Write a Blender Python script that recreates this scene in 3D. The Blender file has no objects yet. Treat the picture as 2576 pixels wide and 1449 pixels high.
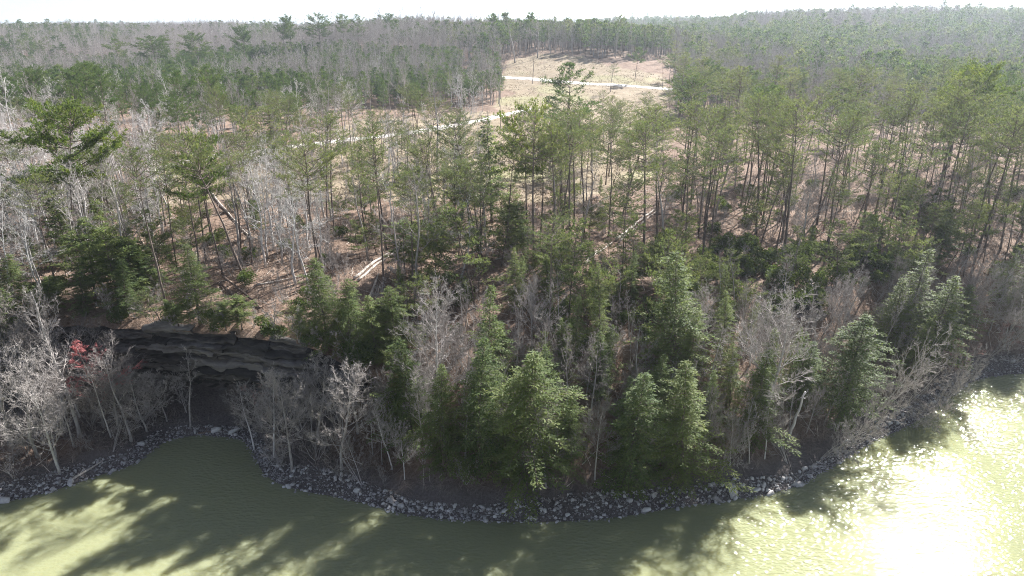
import bpy, math, random
import numpy as np
from mathutils import Vector, Matrix, Euler

# ------------------------------------------------------------------ camera, sky, sun, exposure
scene = bpy.context.scene
COL = scene.collection
CAM_H = 45.0
PITCH = math.radians(20.7)
LENS = 24.0
camd = bpy.data.cameras.new('camera')
camd.lens = LENS
camd.sensor_width = 36.0
camd.clip_start = 0.5
camd.clip_end = 12000.0
cam = bpy.data.objects.new('camera', camd)
COL.objects.link(cam)
cam.location = (0, 0, CAM_H)
cam.rotation_euler = (math.pi / 2 - PITCH, 0, 0)
scene.camera = cam

SUN_EL = math.radians(36.5)
SUN_AZ = math.radians(38.0)            # to the right of the viewing direction
world = bpy.data.worlds.new('World')
scene.world = world
world.use_nodes = True
wn = world.node_tree.nodes
wl = world.node_tree.links
wn.clear()
w_out = wn.new('ShaderNodeOutputWorld')
w_bg = wn.new('ShaderNodeBackground')
w_sky = wn.new('ShaderNodeTexSky')
w_sky.sky_type = 'NISHITA'
w_sky.sun_disc = False
w_sky.sun_elevation = SUN_EL
w_sky.sun_rotation = SUN_AZ
w_sky.air_density = 0.55
w_sky.dust_density = 0.2
w_sky.ozone_density = 1.0
w_bg.inputs['Strength'].default_value = 0.05
w_hs = wn.new('ShaderNodeHueSaturation')
w_hs.inputs['Saturation'].default_value = 0.58
w_tint = wn.new('ShaderNodeMix')
w_tint.data_type = 'RGBA'
w_tint.blend_type = 'MULTIPLY'
w_tint.inputs[0].default_value = 1.0
w_tint.inputs[7].default_value = (0.98, 1.0, 1.06, 1)
wl.new(w_sky.outputs[0], w_hs.inputs['Color'])
wl.new(w_hs.outputs[0], w_tint.inputs[6])
wl.new(w_tint.outputs[2], w_bg.inputs[0])
wl.new(w_bg.outputs[0], w_out.inputs[0])

sund = bpy.data.lights.new('sun', 'SUN')
sund.energy = 5.0
sund.angle = math.radians(0.53)
sund.color = (1.0, 0.975, 0.945)
sun = bpy.data.objects.new('sun', sund)
COL.objects.link(sun)
SUN_DIR = Vector((math.sin(SUN_AZ) * math.cos(SUN_EL), math.cos(SUN_AZ) * math.cos(SUN_EL), math.sin(SUN_EL)))
sun.rotation_euler = SUN_DIR.to_track_quat('Z', 'Y').to_euler()
sun.location = (60, 90, 120)

vs = scene.view_settings
scene.display_settings.display_device = 'sRGB'
vs.view_transform = 'Standard'
vs.look = 'None'
vs.exposure = 1.78
vs.gamma = 1.0
vs.use_curve_mapping = False

scene.render.engine = 'CYCLES'
cy = scene.cycles
cy.max_bounces = 5
cy.diffuse_bounces = 3
cy.glossy_bounces = 2
cy.transmission_bounces = 3
cy.volume_bounces = 0
cy.transparent_max_bounces = 4
cy.caustics_reflective = False
cy.caustics_refractive = False
cy.sample_clamp_indirect = 4.0
cy.use_adaptive_sampling = True
cy.adaptive_threshold = 0.02
cy.filter_width = 1.0
cy.use_denoising = True
try:
    cy.denoiser = 'OPENIMAGEDENOISE'
    cy.denoising_input_passes = 'RGB_ALBEDO_NORMAL'
    cy.denoising_prefilter = 'NONE'
except Exception:
    pass

rng = np.random.default_rng(7)
random.seed(7)

# ------------------------------------------------------------------ picture <-> place
# (u, v) are pixels of the photograph read at 2576 x 1449
FPX = LENS / 36.0 * 2576
CU, CV = 1288.0, 724.5
CP, SP = math.cos(PITCH), math.sin(PITCH)


def ray(u, v):
    a = (u - CU) / FPX
    b = (v - CV) / FPX
    return np.array((a, CP - SP * b, -SP - CP * b))


def at_z(u, v, z):
    d = ray(u, v)
    t = (z - CAM_H) / d[2]
    return np.array((d[0] * t, d[1] * t, z))


def project(p):
    x, y, z = p[0], p[1], p[2] - CAM_H
    depth = y * CP - z * SP
    up = y * SP + z * CP
    return CU + FPX * x / depth, CV - FPX * up / depth, depth


# ------------------------------------------------------------------ noise
def _hash(ix, iy, s):
    h = (ix.astype(np.int64) * 374761393 + iy.astype(np.int64) * 668265263 + s * 1442695041) & 0x7fffffff
    h = ((h ^ (h >> 13)) * 1274126177) & 0x7fffffff
    h = h ^ (h >> 16)
    return (h & 0xffff) / 65535.0


def vnoise(x, y, s=0):
    x = np.asarray(x, float)
    y = np.asarray(y, float)
    ix = np.floor(x)
    iy = np.floor(y)
    fx = x - ix
    fy = y - iy
    fx = fx * fx * (3 - 2 * fx)
    fy = fy * fy * (3 - 2 * fy)
    a = _hash(ix, iy, s)
    b = _hash(ix + 1, iy, s)
    c = _hash(ix, iy + 1, s)
    d = _hash(ix + 1, iy + 1, s)
    return (a + (b - a) * fx) * (1 - fy) + (c + (d - c) * fx) * fy


def fbm(x, y, s=0, octs=4):
    t = 0.0
    amp = 0.5
    for o in range(octs):
        t = t + amp * (vnoise(x, y, s + o * 17) - 0.5)
        x = np.asarray(x) * 2.03 + 5.3
        y = np.asarray(y) * 2.03 + 1.7
        amp *= 0.5
    return t * 2


def sstep(a, b, x):
    t = np.clip((np.asarray(x, float) - a) / (b - a), 0, 1)
    return t * t * (3 - 2 * t)


# ------------------------------------------------------------------ terrain
SHORE_PX = [(0, 1265), (70, 1250), (130, 1236), (190, 1216), (240, 1198), (290, 1184), (335, 1168), (370, 1143), (400, 1120),
            (430, 1103), (470, 1097), (510, 1094), (560, 1098), (610, 1104), (640, 1140), (652, 1172), (668, 1196), (700, 1215),
            (740, 1228), (790, 1240), (835, 1248), (880, 1258), (930, 1268), (975, 1282), (1030, 1295), (1100, 1303),
            (1180, 1308), (1260, 1311), (1340, 1312), (1420, 1311), (1500, 1306), (1570, 1298), (1640, 1286), (1710, 1275),
            (1760, 1266), (1810, 1264), (1860, 1254), (1910, 1246), (1960, 1235), (2005, 1222), (2050, 1197), (2100, 1168),
            (2150, 1135), (2200, 1107), (2250, 1087), (2300, 1062), (2340, 1034), (2375, 1008), (2405, 983), (2435, 964),
            (2480, 948), (2530, 942), (2576, 939)]
SHORE = [at_z(u, v, 0.0)[:2] for u, v in SHORE_PX]
SHORE = [np.array((-400.0, 20.0)), np.array((-160.0, 44.0)), np.array((-95.0, 50.0)), np.array((-65.0, 54.5))] + SHORE + \
        [np.array((82.0, 88.5)), np.array((100.0, 94.0)), np.array((140.0, 103.0)), np.array((220.0, 108.0)), np.array((420.0, 100.0)), np.array((900.0, 60.0))]
SHORE = np.array(SHORE)


def shore_dist(x, y):
    x = np.asarray(x, float)
    y = np.asarray(y, float)
    best = np.full(x.shape, 1e9)
    for a, b in zip(SHORE[:-1], SHORE[1:]):
        ab = b - a
        t = np.clip(((x - a[0]) * ab[0] + (y - a[1]) * ab[1]) / (ab @ ab), 0, 1)
        dd = (x - a[0] - t * ab[0]) ** 2 + (y - a[1] - t * ab[1]) ** 2
        best = np.minimum(best, dd)
    d = np.sqrt(best)
    inside = np.zeros(x.shape, bool)
    poly = np.vstack([SHORE, [(9000, 60), (9000, 9000), (-9000, 9000), (-9000, 20)]])
    j = len(poly) - 1
    for i in range(len(poly)):
        xi, yi = poly[i]
        xj, yj = poly[j]
        if yi != yj:
            c = ((yi > y) != (yj > y)) & (x < (xj - xi) * (y - yi) / (yj - yi) + xi)
            inside ^= c
        j = i
    return np.where(inside, d, -d)


CLX = np.array([-120, -75, -60, -52, -45.5, -38, -30.5, -25, -21, -17, -13, -9.0])
CLY = np.array([74, 75, 75, 75.5, 74.5, 73.2, 71.6, 69.8, 68.2, 66.2, 64.5, 63.5])


def cliff_y(x):
    return np.interp(x, CLX, CLY)


def terrain(x, y):
    x = np.asarray(x, float)
    y = np.asarray(y, float)
    d = shore_dist(x, y)
    prof = np.interp(d, [-40, -8, 0, 3.2, 6, 16, 22, 40, 70], [-6, -2.6, 0, 1.5, 3.0, 10.0, 11.3, 12.9, 13.4])
    low = np.interp(d, [-40, -8, 0, 3.0, 12, 20], [-6, -2.6, 0, 1.2, 2.6, 3.4])
    c = y - cliff_y(x)
    cp = np.interp(c, [4.6, 5.6, 8.5, 30, 60], [0, 9.2, 9.6, 10.6, 11.2])
    hc = np.where(c < 4.6, np.minimum(low, 3.0), np.minimum(low, 3.0) + cp)
    hc = np.minimum(hc, 13.4)
    m = sstep(-8, -13, x) * sstep(-105, -85, x)
    h = prof * (1 - m) + hc * m
    # the plateau and the hills behind
    inland = sstep(40, 110, d)
    pl = 0.014 * np.maximum(y - 95, 0) * sstep(95, 160, y)
    pl = np.minimum(pl, 5.0)
    hill = 14.5 * np.exp(-((x - 42) / 105.0) ** 2 - ((y - 440) / 85.0) ** 2)
    ridge = 17.0 * sstep(420, 700, y) + 9 * sstep(700, 1500, y)
    left = -9.0 * sstep(-90, -330, x) * sstep(300, 520, y)
    rr = 6.0 * sstep(60, 330, x) * sstep(280, 760, y)
    mid = 12.0 * np.exp(-((x + 95) / 120.0) ** 2 - ((y - 560) / 110.0) ** 2)
    und = 3.5 * fbm(x / 130.0, y / 130.0, 3, 3) * sstep(150, 420, y)
    big = 16.0 * fbm(x / 420.0, y / 420.0, 9, 2) * sstep(600, 1100, y) + 15.0 * fbm(x / 190.0, y / 260.0, 29, 2) * sstep(480, 760, y)
    big = big + 9 * np.exp(-((x + 420) / 170.0) ** 2 - ((y - 900) / 160.0) ** 2) + 6 * np.exp(-((x - 470) / 200.0) ** 2 - ((y - 900) / 170.0) ** 2) - 8 * np.exp(-((x - 130) / 110.0) ** 2 - ((y - 760) / 130.0) ** 2)
    h = h + inland * (pl + und) + hill + ridge + left + rr + mid + big
    h = h + np.where(d > 0.5, 0.35 * fbm(x / 4.0, y / 4.0, 21, 3) * sstep(0.5, 6, d), 0)
    return h


def tz(x, y):
    return float(terrain(np.array([x]), np.array([y]))[0])


_T = np.geomspace(55, 2500, 900)


def hit(u, v):
    """where the line of sight through (u, v) meets the ground"""
    d = ray(u, v)
    x = d[0] * _T
    y = d[1] * _T
    z = CAM_H + d[2] * _T
    g = terrain(x, y)
    k = np.argmax(z < g)
    if not (z < g).any():
        k = len(_T) - 1
    if k == 0:
        return np.array((x[0], y[0], g[0]))
    a = z[k - 1] - g[k - 1]
    b = g[k] - z[k]
    w = a / max(a + b, 1e-6)
    t = _T[k - 1] * (1 - w) + _T[k] * w
    return np.array((d[0] * t, d[1] * t, CAM_H + d[2] * t))


def in_poly(px, py, poly):
    px = np.asarray(px, float)
    py = np.asarray(py, float)
    r = np.zeros(px.shape, bool)
    j = len(poly) - 1
    for i in range(len(poly)):
        xi, yi = poly[i]
        xj, yj = poly[j]
        if yi != yj:
            r ^= ((yi > py) != (yj > py)) & (px < (xj - xi) * (py - yi) / (yj - yi) + xi)
        j = i
    return r


# ------------------------------------------------------------------ mesh helpers
class Acc:
    def __init__(self):
        self.v, self.t, self.q, self.c, self.tm, self.qm = [], [], [], [], [], []
        self.n = 0

    def add(self, v, tris=None, quads=None, tint=None, mat=0):
        v = np.asarray(v, float).reshape(-1, 3)
        if tris is not None and len(tris):
            tris = np.asarray(tris, np.int64).reshape(-1, 3)
            self.t.append(tris + self.n)
            self.tm.append(np.full(len(tris), mat, np.int32))
        if quads is not None and len(quads):
            quads = np.asarray(quads, np.int64).reshape(-1, 4)
            self.q.append(quads + self.n)
            self.qm.append(np.full(len(quads), mat, np.int32))
        self.v.append(v)
        self.c.append(np.full(len(v), 0.5) if tint is None else np.broadcast_to(np.asarray(tint, float), (len(v),)))
        self.n += len(v)

    def mesh(self, name, mats, smooth=False, extra=None):
        me = bpy.data.meshes.new(name)
        v = np.vstack(self.v)
        t = np.vstack(self.t) if self.t else np.zeros((0, 3), np.int64)
        q = np.vstack(self.q) if self.q else np.zeros((0, 4), np.int64)
        me.vertices.add(len(v))
        me.vertices.foreach_set('co', v.astype(np.float32).ravel())
        nl = t.size + q.size
        me.loops.add(nl)
        me.loops.foreach_set('vertex_index', np.concatenate([t.ravel(), q.ravel()]).astype(np.int32))
        me.polygons.add(len(t) + len(q))
        st = np.concatenate([np.arange(len(t)) * 3, t.size + np.arange(len(q)) * 4]).astype(np.int32)
        me.polygons.foreach_set('loop_start', st)
        mi = np.concatenate(self.tm + self.qm) if (self.tm or self.qm) else np.zeros(0, np.int32)
        me.polygons.foreach_set('material_index', mi.astype(np.int32))
        if smooth:
            me.polygons.foreach_set('use_smooth', np.ones(len(t) + len(q), bool))
        a = me.attributes.new('tint', 'FLOAT', 'POINT')
        a.data.foreach_set('value', np.concatenate(self.c).astype(np.float32))
        if extra:
            for k, arr in extra.items():
                a = me.attributes.new(k, 'FLOAT', 'POINT')
                a.data.foreach_set('value', np.asarray(arr, np.float32))
        for m in (mats if isinstance(mats, (list, tuple)) else [mats]):
            me.materials.append(m)
        me.update(calc_edges=True)
        return me


def norm(a):
    a = np.asarray(a, float)
    return a / np.maximum(np.linalg.norm(a, axis=-1, keepdims=True), 1e-9)


def frame(ax):
    ref = np.where(np.abs(ax[:, 2:3]) < 0.9, np.array([[0, 0, 1.0]]), np.array([[1.0, 0, 0]]))
    u = norm(np.cross(ax, ref))
    return u, np.cross(ax, u)


def prisms(acc, p0, p1, r0, r1, n=3, tint=None, mat=0):
    p0 = np.asarray(p0, float).reshape(-1, 3)
    if not len(p0):
        return
    p1 = np.asarray(p1, float).reshape(-1, 3)
    r0 = np.asarray(r0, float).reshape(-1, 1, 1)
    r1 = np.asarray(r1, float).reshape(-1, 1, 1)
    N = len(p0)
    u, w = frame(norm(p1 - p0))
    a = np.arange(n) * 2 * math.pi / n
    off = np.cos(a)[None, :, None] * u[:, None, :] + np.sin(a)[None, :, None] * w[:, None, :]
    A = p0[:, None, :] + off * r0
    B = p1[:, None, :] + off * r1
    V = np.concatenate([A, B], 1).reshape(-1, 3)
    base = (np.arange(N) * 2 * n)[:, None]
    i = np.arange(n)[None, :]
    j = (i + 1) % n
    Q = np.stack([base + i, base + j, base + n + j, base + n + i], -1).reshape(-1, 4)
    tt = None if tint is None else np.repeat(np.broadcast_to(np.asarray(tint, float), (N,)), 2 * n)
    acc.add(V, None, Q, tt, mat)


def tube(acc, pts, rad, n=7, tint=0.5, mat=0, cap=True, rough=0.0):
    pts = np.asarray(pts, float)
    rad = np.asarray(rad, float)
    K = len(pts)
    tg = norm(np.gradient(pts, axis=0))
    u, w = frame(tg)
    for k in range(1, K):                       # keep the rings from twisting
        uu = u[k - 1] - tg[k] * (u[k - 1] @ tg[k])
        u[k] = uu / max(np.linalg.norm(uu), 1e-6)
        w[k] = np.cross(tg[k], u[k])
    a = np.arange(n) * 2 * math.pi / n
    rr = rad[:, None] * (1 + rough * (rng.random((K, n)) - 0.5))
    V = pts[:, None, :] + rr[:, :, None] * (np.cos(a)[None, :, None] * u[:, None, :] + np.sin(a)[None, :, None] * w[:, None, :])
    V = V.reshape(-1, 3)
    Q = []
    for k in range(K - 1):
        i = np.arange(n)
        j = (i + 1) % n
        Q.append(np.stack([k * n + i, k * n + j, (k + 1) * n + j, (k + 1) * n + i], -1))
    Q = np.vstack(Q)
    T = None
    if cap:
        V = np.vstack([V, pts[-1:], pts[:1]])
        i = np.arange(n)
        j = (i + 1) % n
        T = np.vstack([np.stack([(K - 1) * n + i, (K - 1) * n + j, np.full(n, K * n)], -1),
                       np.stack([j, i, np.full(n, K * n + 1)], -1)])
    acc.add(V, T, Q, tint, mat)


def blades(acc, pos, dirs, length, width, tint=0.5, side=None, mat=0):
    """leaf shaped quads from pos along dirs"""
    pos = np.asarray(pos, float).reshape(-1, 3)
    N = len(pos)
    if not N:
        return
    dirs = norm(dirs)
    length = np.broadcast_to(np.asarray(length, float), (N,))[:, None]
    width = np.broadcast_to(np.asarray(width, float), (N,))[:, None]
    if side is None:
        side = rng.normal(size=(N, 3))
    s = norm(np.cross(dirs, norm(side)))
    mid = pos + dirs * length * 0.45
    V = np.stack([pos, mid + s * width * 0.5, pos + dirs * length, mid - s * width * 0.5], 1).reshape(-1, 3)
    Q = np.arange(N * 4).reshape(N, 4)
    acc.add(V, None, Q, np.repeat(np.broadcast_to(np.asarray(tint, float), (N,)), 4), mat)


def ribbons(acc, p0, p1, w, tint=0.5, mat=0):
    p0 = np.asarray(p0, float).reshape(-1, 3)
    p1 = np.asarray(p1, float).reshape(-1, 3)
    N = len(p0)
    if not N:
        return
    s = norm(np.cross(norm(p1 - p0), norm(rng.normal(size=(N, 3)))))
    w = np.broadcast_to(np.asarray(w, float), (N,))[:, None]
    V = np.stack([p0 - s * w * 0.5, p0 + s * w * 0.5, p1], 1).reshape(-1, 3)
    acc.add(V, np.arange(N * 3).reshape(N, 3), None, np.repeat(np.broadcast_to(np.asarray(tint, float), (N,)), 3), mat)


def link(name, me, parent=None, loc=None, label=None, cat=None, group=None, kind=None):
    o = bpy.data.objects.new(name, me)
    COL.objects.link(o)
    if parent is not None:
        o.parent = parent
    if loc is not None:
        o.location = loc
    if label:
        o['label'] = label
    if cat:
        o['category'] = cat
    if group:
        o['group'] = group
    if kind:
        o['kind'] = kind
    return o


# ------------------------------------------------------------------ materials
def new_mat(name):
    m = bpy.data.materials.new(name)
    m.use_nodes = True
    nt = m.node_tree
    nt.nodes.clear()
    out = nt.nodes.new('ShaderNodeOutputMaterial')
    return m, nt, out


def N_(nt, t, **kw):
    n = nt.nodes.new(t)
    for k, v in kw.items():
        setattr(n, k, v)
    return n


def ramp(nt, src, stops):
    r = nt.nodes.new('ShaderNodeValToRGB')
    el = r.color_ramp.elements
    while len(el) < len(stops):
        el.new(0.5)
    for e, (p, c) in zip(el, stops):
        e.position = p
        e.color = (*c, 1)
    nt.links.new(src, r.inputs[0])
    return r.outputs[0]


def foliage_mat(name, dark, mid, light, trans=0.4, tcol=None, objvar=0.35):
    m, nt, out = new_mat(name)
    at = N_(nt, 'ShaderNodeAttribute', attribute_name='tint')
    oi = N_(nt, 'ShaderNodeObjectInfo')
    ma = N_(nt, 'ShaderNodeMath', operation='MULTIPLY_ADD')
    nt.links.new(oi.outputs['Random'], ma.inputs[0])
    ma.inputs[1].default_value = objvar
    sub = N_(nt, 'ShaderNodeMath', operation='SUBTRACT')
    nt.links.new(at.outputs['Fac'], sub.inputs[0])
    sub.inputs[1].default_value = objvar / 2
    nt.links.new(sub.outputs[0], ma.inputs[2])
    col = ramp(nt, ma.outputs[0], [(0.0, dark), (0.5, mid), (1.0, light)])
    p = N_(nt, 'ShaderNodeBsdfPrincipled')
    nt.links.new(col, p.inputs['Base Color'])
    p.inputs['Roughness'].default_value = 0.6
    p.inputs['Specular IOR Level'].default_value = 0.18
    t = N_(nt, 'ShaderNodeBsdfTranslucent')
    hs = N_(nt, 'ShaderNodeMix', data_type='RGBA', blend_type='MULTIPLY')
    hs.inputs[0].default_value = 1.0
    nt.links.new(col, hs.inputs[6])
    hs.inputs[7].default_value = (*(tcol or (1.5, 1.45, 0.7)), 1)
    nt.links.new(hs.outputs[2], t.inputs[0])
    mx = N_(nt, 'ShaderNodeMixShader')
    mx.inputs[0].default_value = trans
    nt.links.new(p.outputs[0], mx.inputs[1])
    nt.links.new(t.outputs[0], mx.inputs[2])
    nt.links.new(mx.outputs[0], out.inputs[0])
    return m


def bark_mat(name, a, b, rough=0.85, scale=3.0, objvar=0.25):
    m, nt, out = new_mat(name)
    tc = N_(nt, 'ShaderNodeTexCoord')
    mp = N_(nt, 'ShaderNodeMapping')
    mp.inputs['Scale'].default_value = (scale, scale, scale * 0.25)
    nt.links.new(tc.outputs['Object'], mp.inputs[0])
    no = N_(nt, 'ShaderNodeTexNoise')
    no.inputs['Scale'].default_value = 1.5
    no.inputs['Detail'].default_value = 4
    nt.links.new(mp.outputs[0], no.inputs['Vector'])
    oi = N_(nt, 'ShaderNodeObjectInfo')
    ma = N_(nt, 'ShaderNodeMath', operation='MULTIPLY_ADD')
    nt.links.new(oi.outputs['Random'], ma.inputs[0])
    ma.inputs[1].default_value = objvar
    nt.links.new(no.outputs[0], ma.inputs[2])
    col = ramp(nt, ma.outputs[0], [(0.35, a), (0.85, b)])
    p = N_(nt, 'ShaderNodeBsdfPrincipled')
    nt.links.new(col, p.inputs['Base Color'])
    p.inputs['Roughness'].default_value = rough
    p.inputs['Specular IOR Level'].default_value = 0.17
    nt.links.new(p.outputs[0], out.inputs[0])
    return m


M_PINE = foliage_mat('pine_needles', (0.062, 0.088, 0.045), (0.112, 0.14, 0.066), (0.18, 0.20, 0.088), 0.42, (1.35, 1.35, 0.85))
M_LOB = foliage_mat('dark_pine_needles', (0.035, 0.07, 0.026), (0.065, 0.11, 0.04), (0.11, 0.15, 0.055), 0.4)
M_HEM = foliage_mat('hemlock_needles', (0.07, 0.113, 0.05), (0.135, 0.178, 0.072), (0.215, 0.245, 0.098), 0.5, (1.3, 1.3, 0.8))
M_ROUND = foliage_mat('bright_pine_needles', (0.045, 0.08, 0.025), (0.09, 0.13, 0.04), (0.16, 0.19, 0.055), 0.42)
M_SHRUB = foliage_mat('broadleaf_evergreen', (0.045, 0.075, 0.03), (0.085, 0.12, 0.045), (0.15, 0.18, 0.08), 0.35)
M_RED = foliage_mat('red_buds', (0.30, 0.11, 0.11), (0.42, 0.17, 0.17), (0.5, 0.26, 0.25), 0.35, (1.2, 0.95, 0.95))
M_GREYBARK = bark_mat('grey_bark', (0.20, 0.18, 0.165), (0.46, 0.43, 0.41))
M_TWIG = bark_mat('grey_twigs', (0.17, 0.148, 0.135), (0.41, 0.375, 0.355), scale=0.6, objvar=0.4)
M_PALEBARK = bark_mat('pale_bark', (0.37, 0.35, 0.335), (0.64, 0.615, 0.595))
M_BRUSH = bark_mat('brown_brush', (0.14, 0.11, 0.09), (0.36, 0.30, 0.26), scale=0.35)
M_STRAW = bark_mat('dry_straw', (0.20, 0.155, 0.09), (0.46, 0.39, 0.27), scale=0.25)
M_REDTWIG = bark_mat('reddish_twigs', (0.28, 0.17, 0.15), (0.44, 0.29, 0.26), scale=0.6)
M_PINEBARK = bark_mat('pine_bark', (0.075, 0.06, 0.052), (0.19, 0.15, 0.13))
M_LOG = bark_mat('weathered_log', (0.36, 0.31, 0.27), (0.62, 0.56, 0.50))
M_DARKLOG = bark_mat('dark_log', (0.10, 0.075, 0.06), (0.24, 0.18, 0.145))


def ground_mat():
    m, nt, out = new_mat('forest_floor_and_field')
    L = nt.links
    geo = N_(nt, 'ShaderNodeNewGeometry')
    n1 = N_(nt, 'ShaderNodeTexNoise')
    n1.inputs['Scale'].default_value = 0.22
    n1.inputs['Detail'].default_value = 6
    n1.inputs['Roughness'].default_value = 0.65
    n2 = N_(nt, 'ShaderNodeTexNoise')
    n2.inputs['Scale'].default_value = 3.2
    n2.inputs['Detail'].default_value = 5
    n2.inputs['Roughness'].default_value = 0.7
    for n in (n1, n2):
        L.new(geo.outputs['Position'], n.inputs['Vector'])
    av = N_(nt, 'ShaderNodeMath', operation='MULTIPLY_ADD')
    L.new(n2.outputs[0], av.inputs[0])
    av.inputs[1].default_value = 0.6
    hf = N_(nt, 'ShaderNodeMath', operation='MULTIPLY')
    L.new(n1.outputs[0], hf.inputs[0])
    hf.inputs[1].default_value = 0.4
    L.new(hf.outputs[0], av.inputs[2])
    litter = ramp(nt, av.outputs[0], [(0.28, (0.055, 0.036, 0.026)), (0.43, (0.155, 0.105, 0.077)), (0.54, (0.235, 0.168, 0.128)), (0.68, (0.35, 0.275, 0.22))])
    grass = ramp(nt, av.outputs[0], [(0.28, (0.10, 0.08, 0.045)), (0.42, (0.20, 0.158, 0.105)), (0.54, (0.285, 0.232, 0.165)), (0.68, (0.37, 0.315, 0.235))])
    green = ramp(nt, av.outputs[0], [(0.3, (0.17, 0.18, 0.07)), (0.7, (0.36, 0.36, 0.20))])
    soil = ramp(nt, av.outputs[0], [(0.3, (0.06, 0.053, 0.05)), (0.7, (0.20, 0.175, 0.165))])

    def mix(a, b, f):
        x = N_(nt, 'ShaderNodeMix', data_type='RGBA')
        L.new(f, x.inputs[0])
        L.new(a, x.inputs[6])
        L.new(b, x.inputs[7])
        return x.outputs[2]

    def attr(k):
        return N_(nt, 'ShaderNodeAttribute', attribute_name=k).outputs['Fac']
    c = mix(litter, grass, attr('field'))
    c = mix(c, green, attr('green'))
    c = mix(c, soil, attr('bank'))
    p = N_(nt, 'ShaderNodeBsdfPrincipled')
    L.new(c, p.inputs['Base Color'])
    p.inputs['Roughness'].default_value = 0.95
    p.inputs['Specular IOR Level'].default_value = 0.1
    bp = N_(nt, 'ShaderNodeBump')
    bp.inputs['Strength'].default_value = 0.9
    bp.inputs['Distance'].default_value = 0.1855
    L.new(n2.outputs[0], bp.inputs['Height'])
    L.new(bp.outputs[0], p.inputs['Normal'])
    L.new(p.outputs[0], out.inputs[0])
    return m


def rock_mat(name, a, b, c, strata=True, wet=False):
    m, nt, out = new_mat(name)
    L = nt.links
    geo = N_(nt, 'ShaderNodeNewGeometry')
    mp = N_(nt, 'ShaderNodeMapping')
    mp.inputs['Scale'].default_value = (0.5, 0.5, 3.0) if strata else (1.4, 1.4, 1.4)
    L.new(geo.outputs['Position'], mp.inputs[0])
    n = N_(nt, 'ShaderNodeTexNoise')
    n.inputs['Scale'].default_value = 1.2
    n.inputs['Detail'].default_value = 7
    n.inputs['Roughness'].default_value = 0.62
    L.new(mp.outputs[0], n.inputs['Vector'])
    oi = N_(nt, 'ShaderNodeObjectInfo')
    at = N_(nt, 'ShaderNodeAttribute', attribute_name='tint')
    sm = N_(nt, 'ShaderNodeMath', operation='ADD')
    L.new(oi.outputs['Random'], sm.inputs[0])
    L.new(at.outputs['Fac'], sm.inputs[1])
    ma = N_(nt, 'ShaderNodeMath', operation='MULTIPLY_ADD')
    L.new(sm.outputs[0], ma.inputs[0])
    ma.inputs[1].default_value = 0.42
    sb = N_(nt, 'ShaderNodeMath', operation='SUBTRACT')
    L.new(n.outputs[0], sb.inputs[0])
    sb.inputs[1].default_value = 0.38
    L.new(sb.outputs[0], ma.inputs[2])
    col = ramp(nt, ma.outputs[0], [(0.25, a), (0.5, b), (0.8, c)])
    p = N_(nt, 'ShaderNodeBsdfPrincipled')
    L.new(col, p.inputs['Base Color'])
    p.inputs['Roughness'].default_value = 0.8
    bp = N_(nt, 'ShaderNodeBump')
    bp.inputs['Strength'].default_value = 0.8
    bp.inputs['Distance'].default_value = 0.2
    L.new(n.outputs[0], bp.inputs['Height'])
    L.new(bp.outputs[0], p.inputs['Normal'])
    L.new(p.outputs[0], out.inputs[0])
    return m


def road_mat():
    m, nt, out = new_mat('pale_gravel')
    L = nt.links
    geo = N_(nt, 'ShaderNodeNewGeometry')
    n = N_(nt, 'ShaderNodeTexNoise')
    n.inputs['Scale'].default_value = 0.8
    n.inputs['Detail'].default_value = 6
    L.new(geo.outputs['Position'], n.inputs['Vector'])
    col = ramp(nt, n.outputs[0], [(0.3, (0.36, 0.33, 0.29)), (0.7, (0.60, 0.57, 0.53))])
    p = N_(nt, 'ShaderNodeBsdfPrincipled')
    L.new(col, p.inputs['Base Color'])
    p.inputs['Roughness'].default_value = 0.95
    L.new(p.outputs[0], out.inputs[0])
    return m


def water_mat():
    m, nt, out = new_mat('murky_green_water')
    L = nt.links
    geo = N_(nt, 'ShaderNodeNewGeometry')
    mp = N_(nt, 'ShaderNodeMapping')
    mp.inputs['Rotation'].default_value = (0, 0, math.radians(-12))
    mp.inputs['Scale'].default_value = (0.9, 1.7, 1)
    L.new(geo.outputs['Position'], mp.inputs[0])
    n1 = N_(nt, 'ShaderNodeTexNoise')
    n1.inputs['Scale'].default_value = 1.9
    n1.inputs['Detail'].default_value = 0.9
    n1.inputs['Roughness'].default_value = 0.55
    L.new(mp.outputs[0], n1.inputs['Vector'])
    n2 = N_(nt, 'ShaderNodeTexNoise')
    n2.inputs['Scale'].default_value = 0.05
    n2.inputs['Detail'].default_value = 2
    L.new(geo.outputs['Position'], n2.inputs['Vector'])
    st = N_(nt, 'ShaderNodeMapRange')
    L.new(n2.outputs[0], st.inputs[0])
    st.inputs[1].default_value = 0.3
    st.inputs[2].default_value = 0.7
    st.inputs[3].default_value = 0.12
    st.inputs[4].default_value = 1.0
    bp = N_(nt, 'ShaderNodeBump')
    bp.inputs['Distance'].default_value = 0.2
    L.new(st.outputs[0], bp.inputs['Strength'])
    L.new(n1.outputs[0], bp.inputs['Height'])
    p = N_(nt, 'ShaderNodeBsdfPrincipled')
    col = ramp(nt, n2.outputs[0], [(0.3, (0.235, 0.245, 0.132)), (0.7, (0.256, 0.266, 0.152))])
    L.new(col, p.inputs['Base Color'])
    p.subsurface_method = 'BURLEY'
    p.inputs['Subsurface Weight'].default_value = 1.0
    p.inputs['Subsurface Radius'].default_value = (1.0, 0.9, 0.5)
    p.inputs['Subsurface Scale'].default_value = 1.2
    p.inputs['Roughness'].default_value = 0.045
    p.inputs['IOR'].default_value = 1.333
    p.inputs['Specular IOR Level'].default_value = 0.2
    L.new(bp.outputs[0], p.inputs['Normal'])
    L.new(p.outputs[0], out.inputs[0])
    return m


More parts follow.
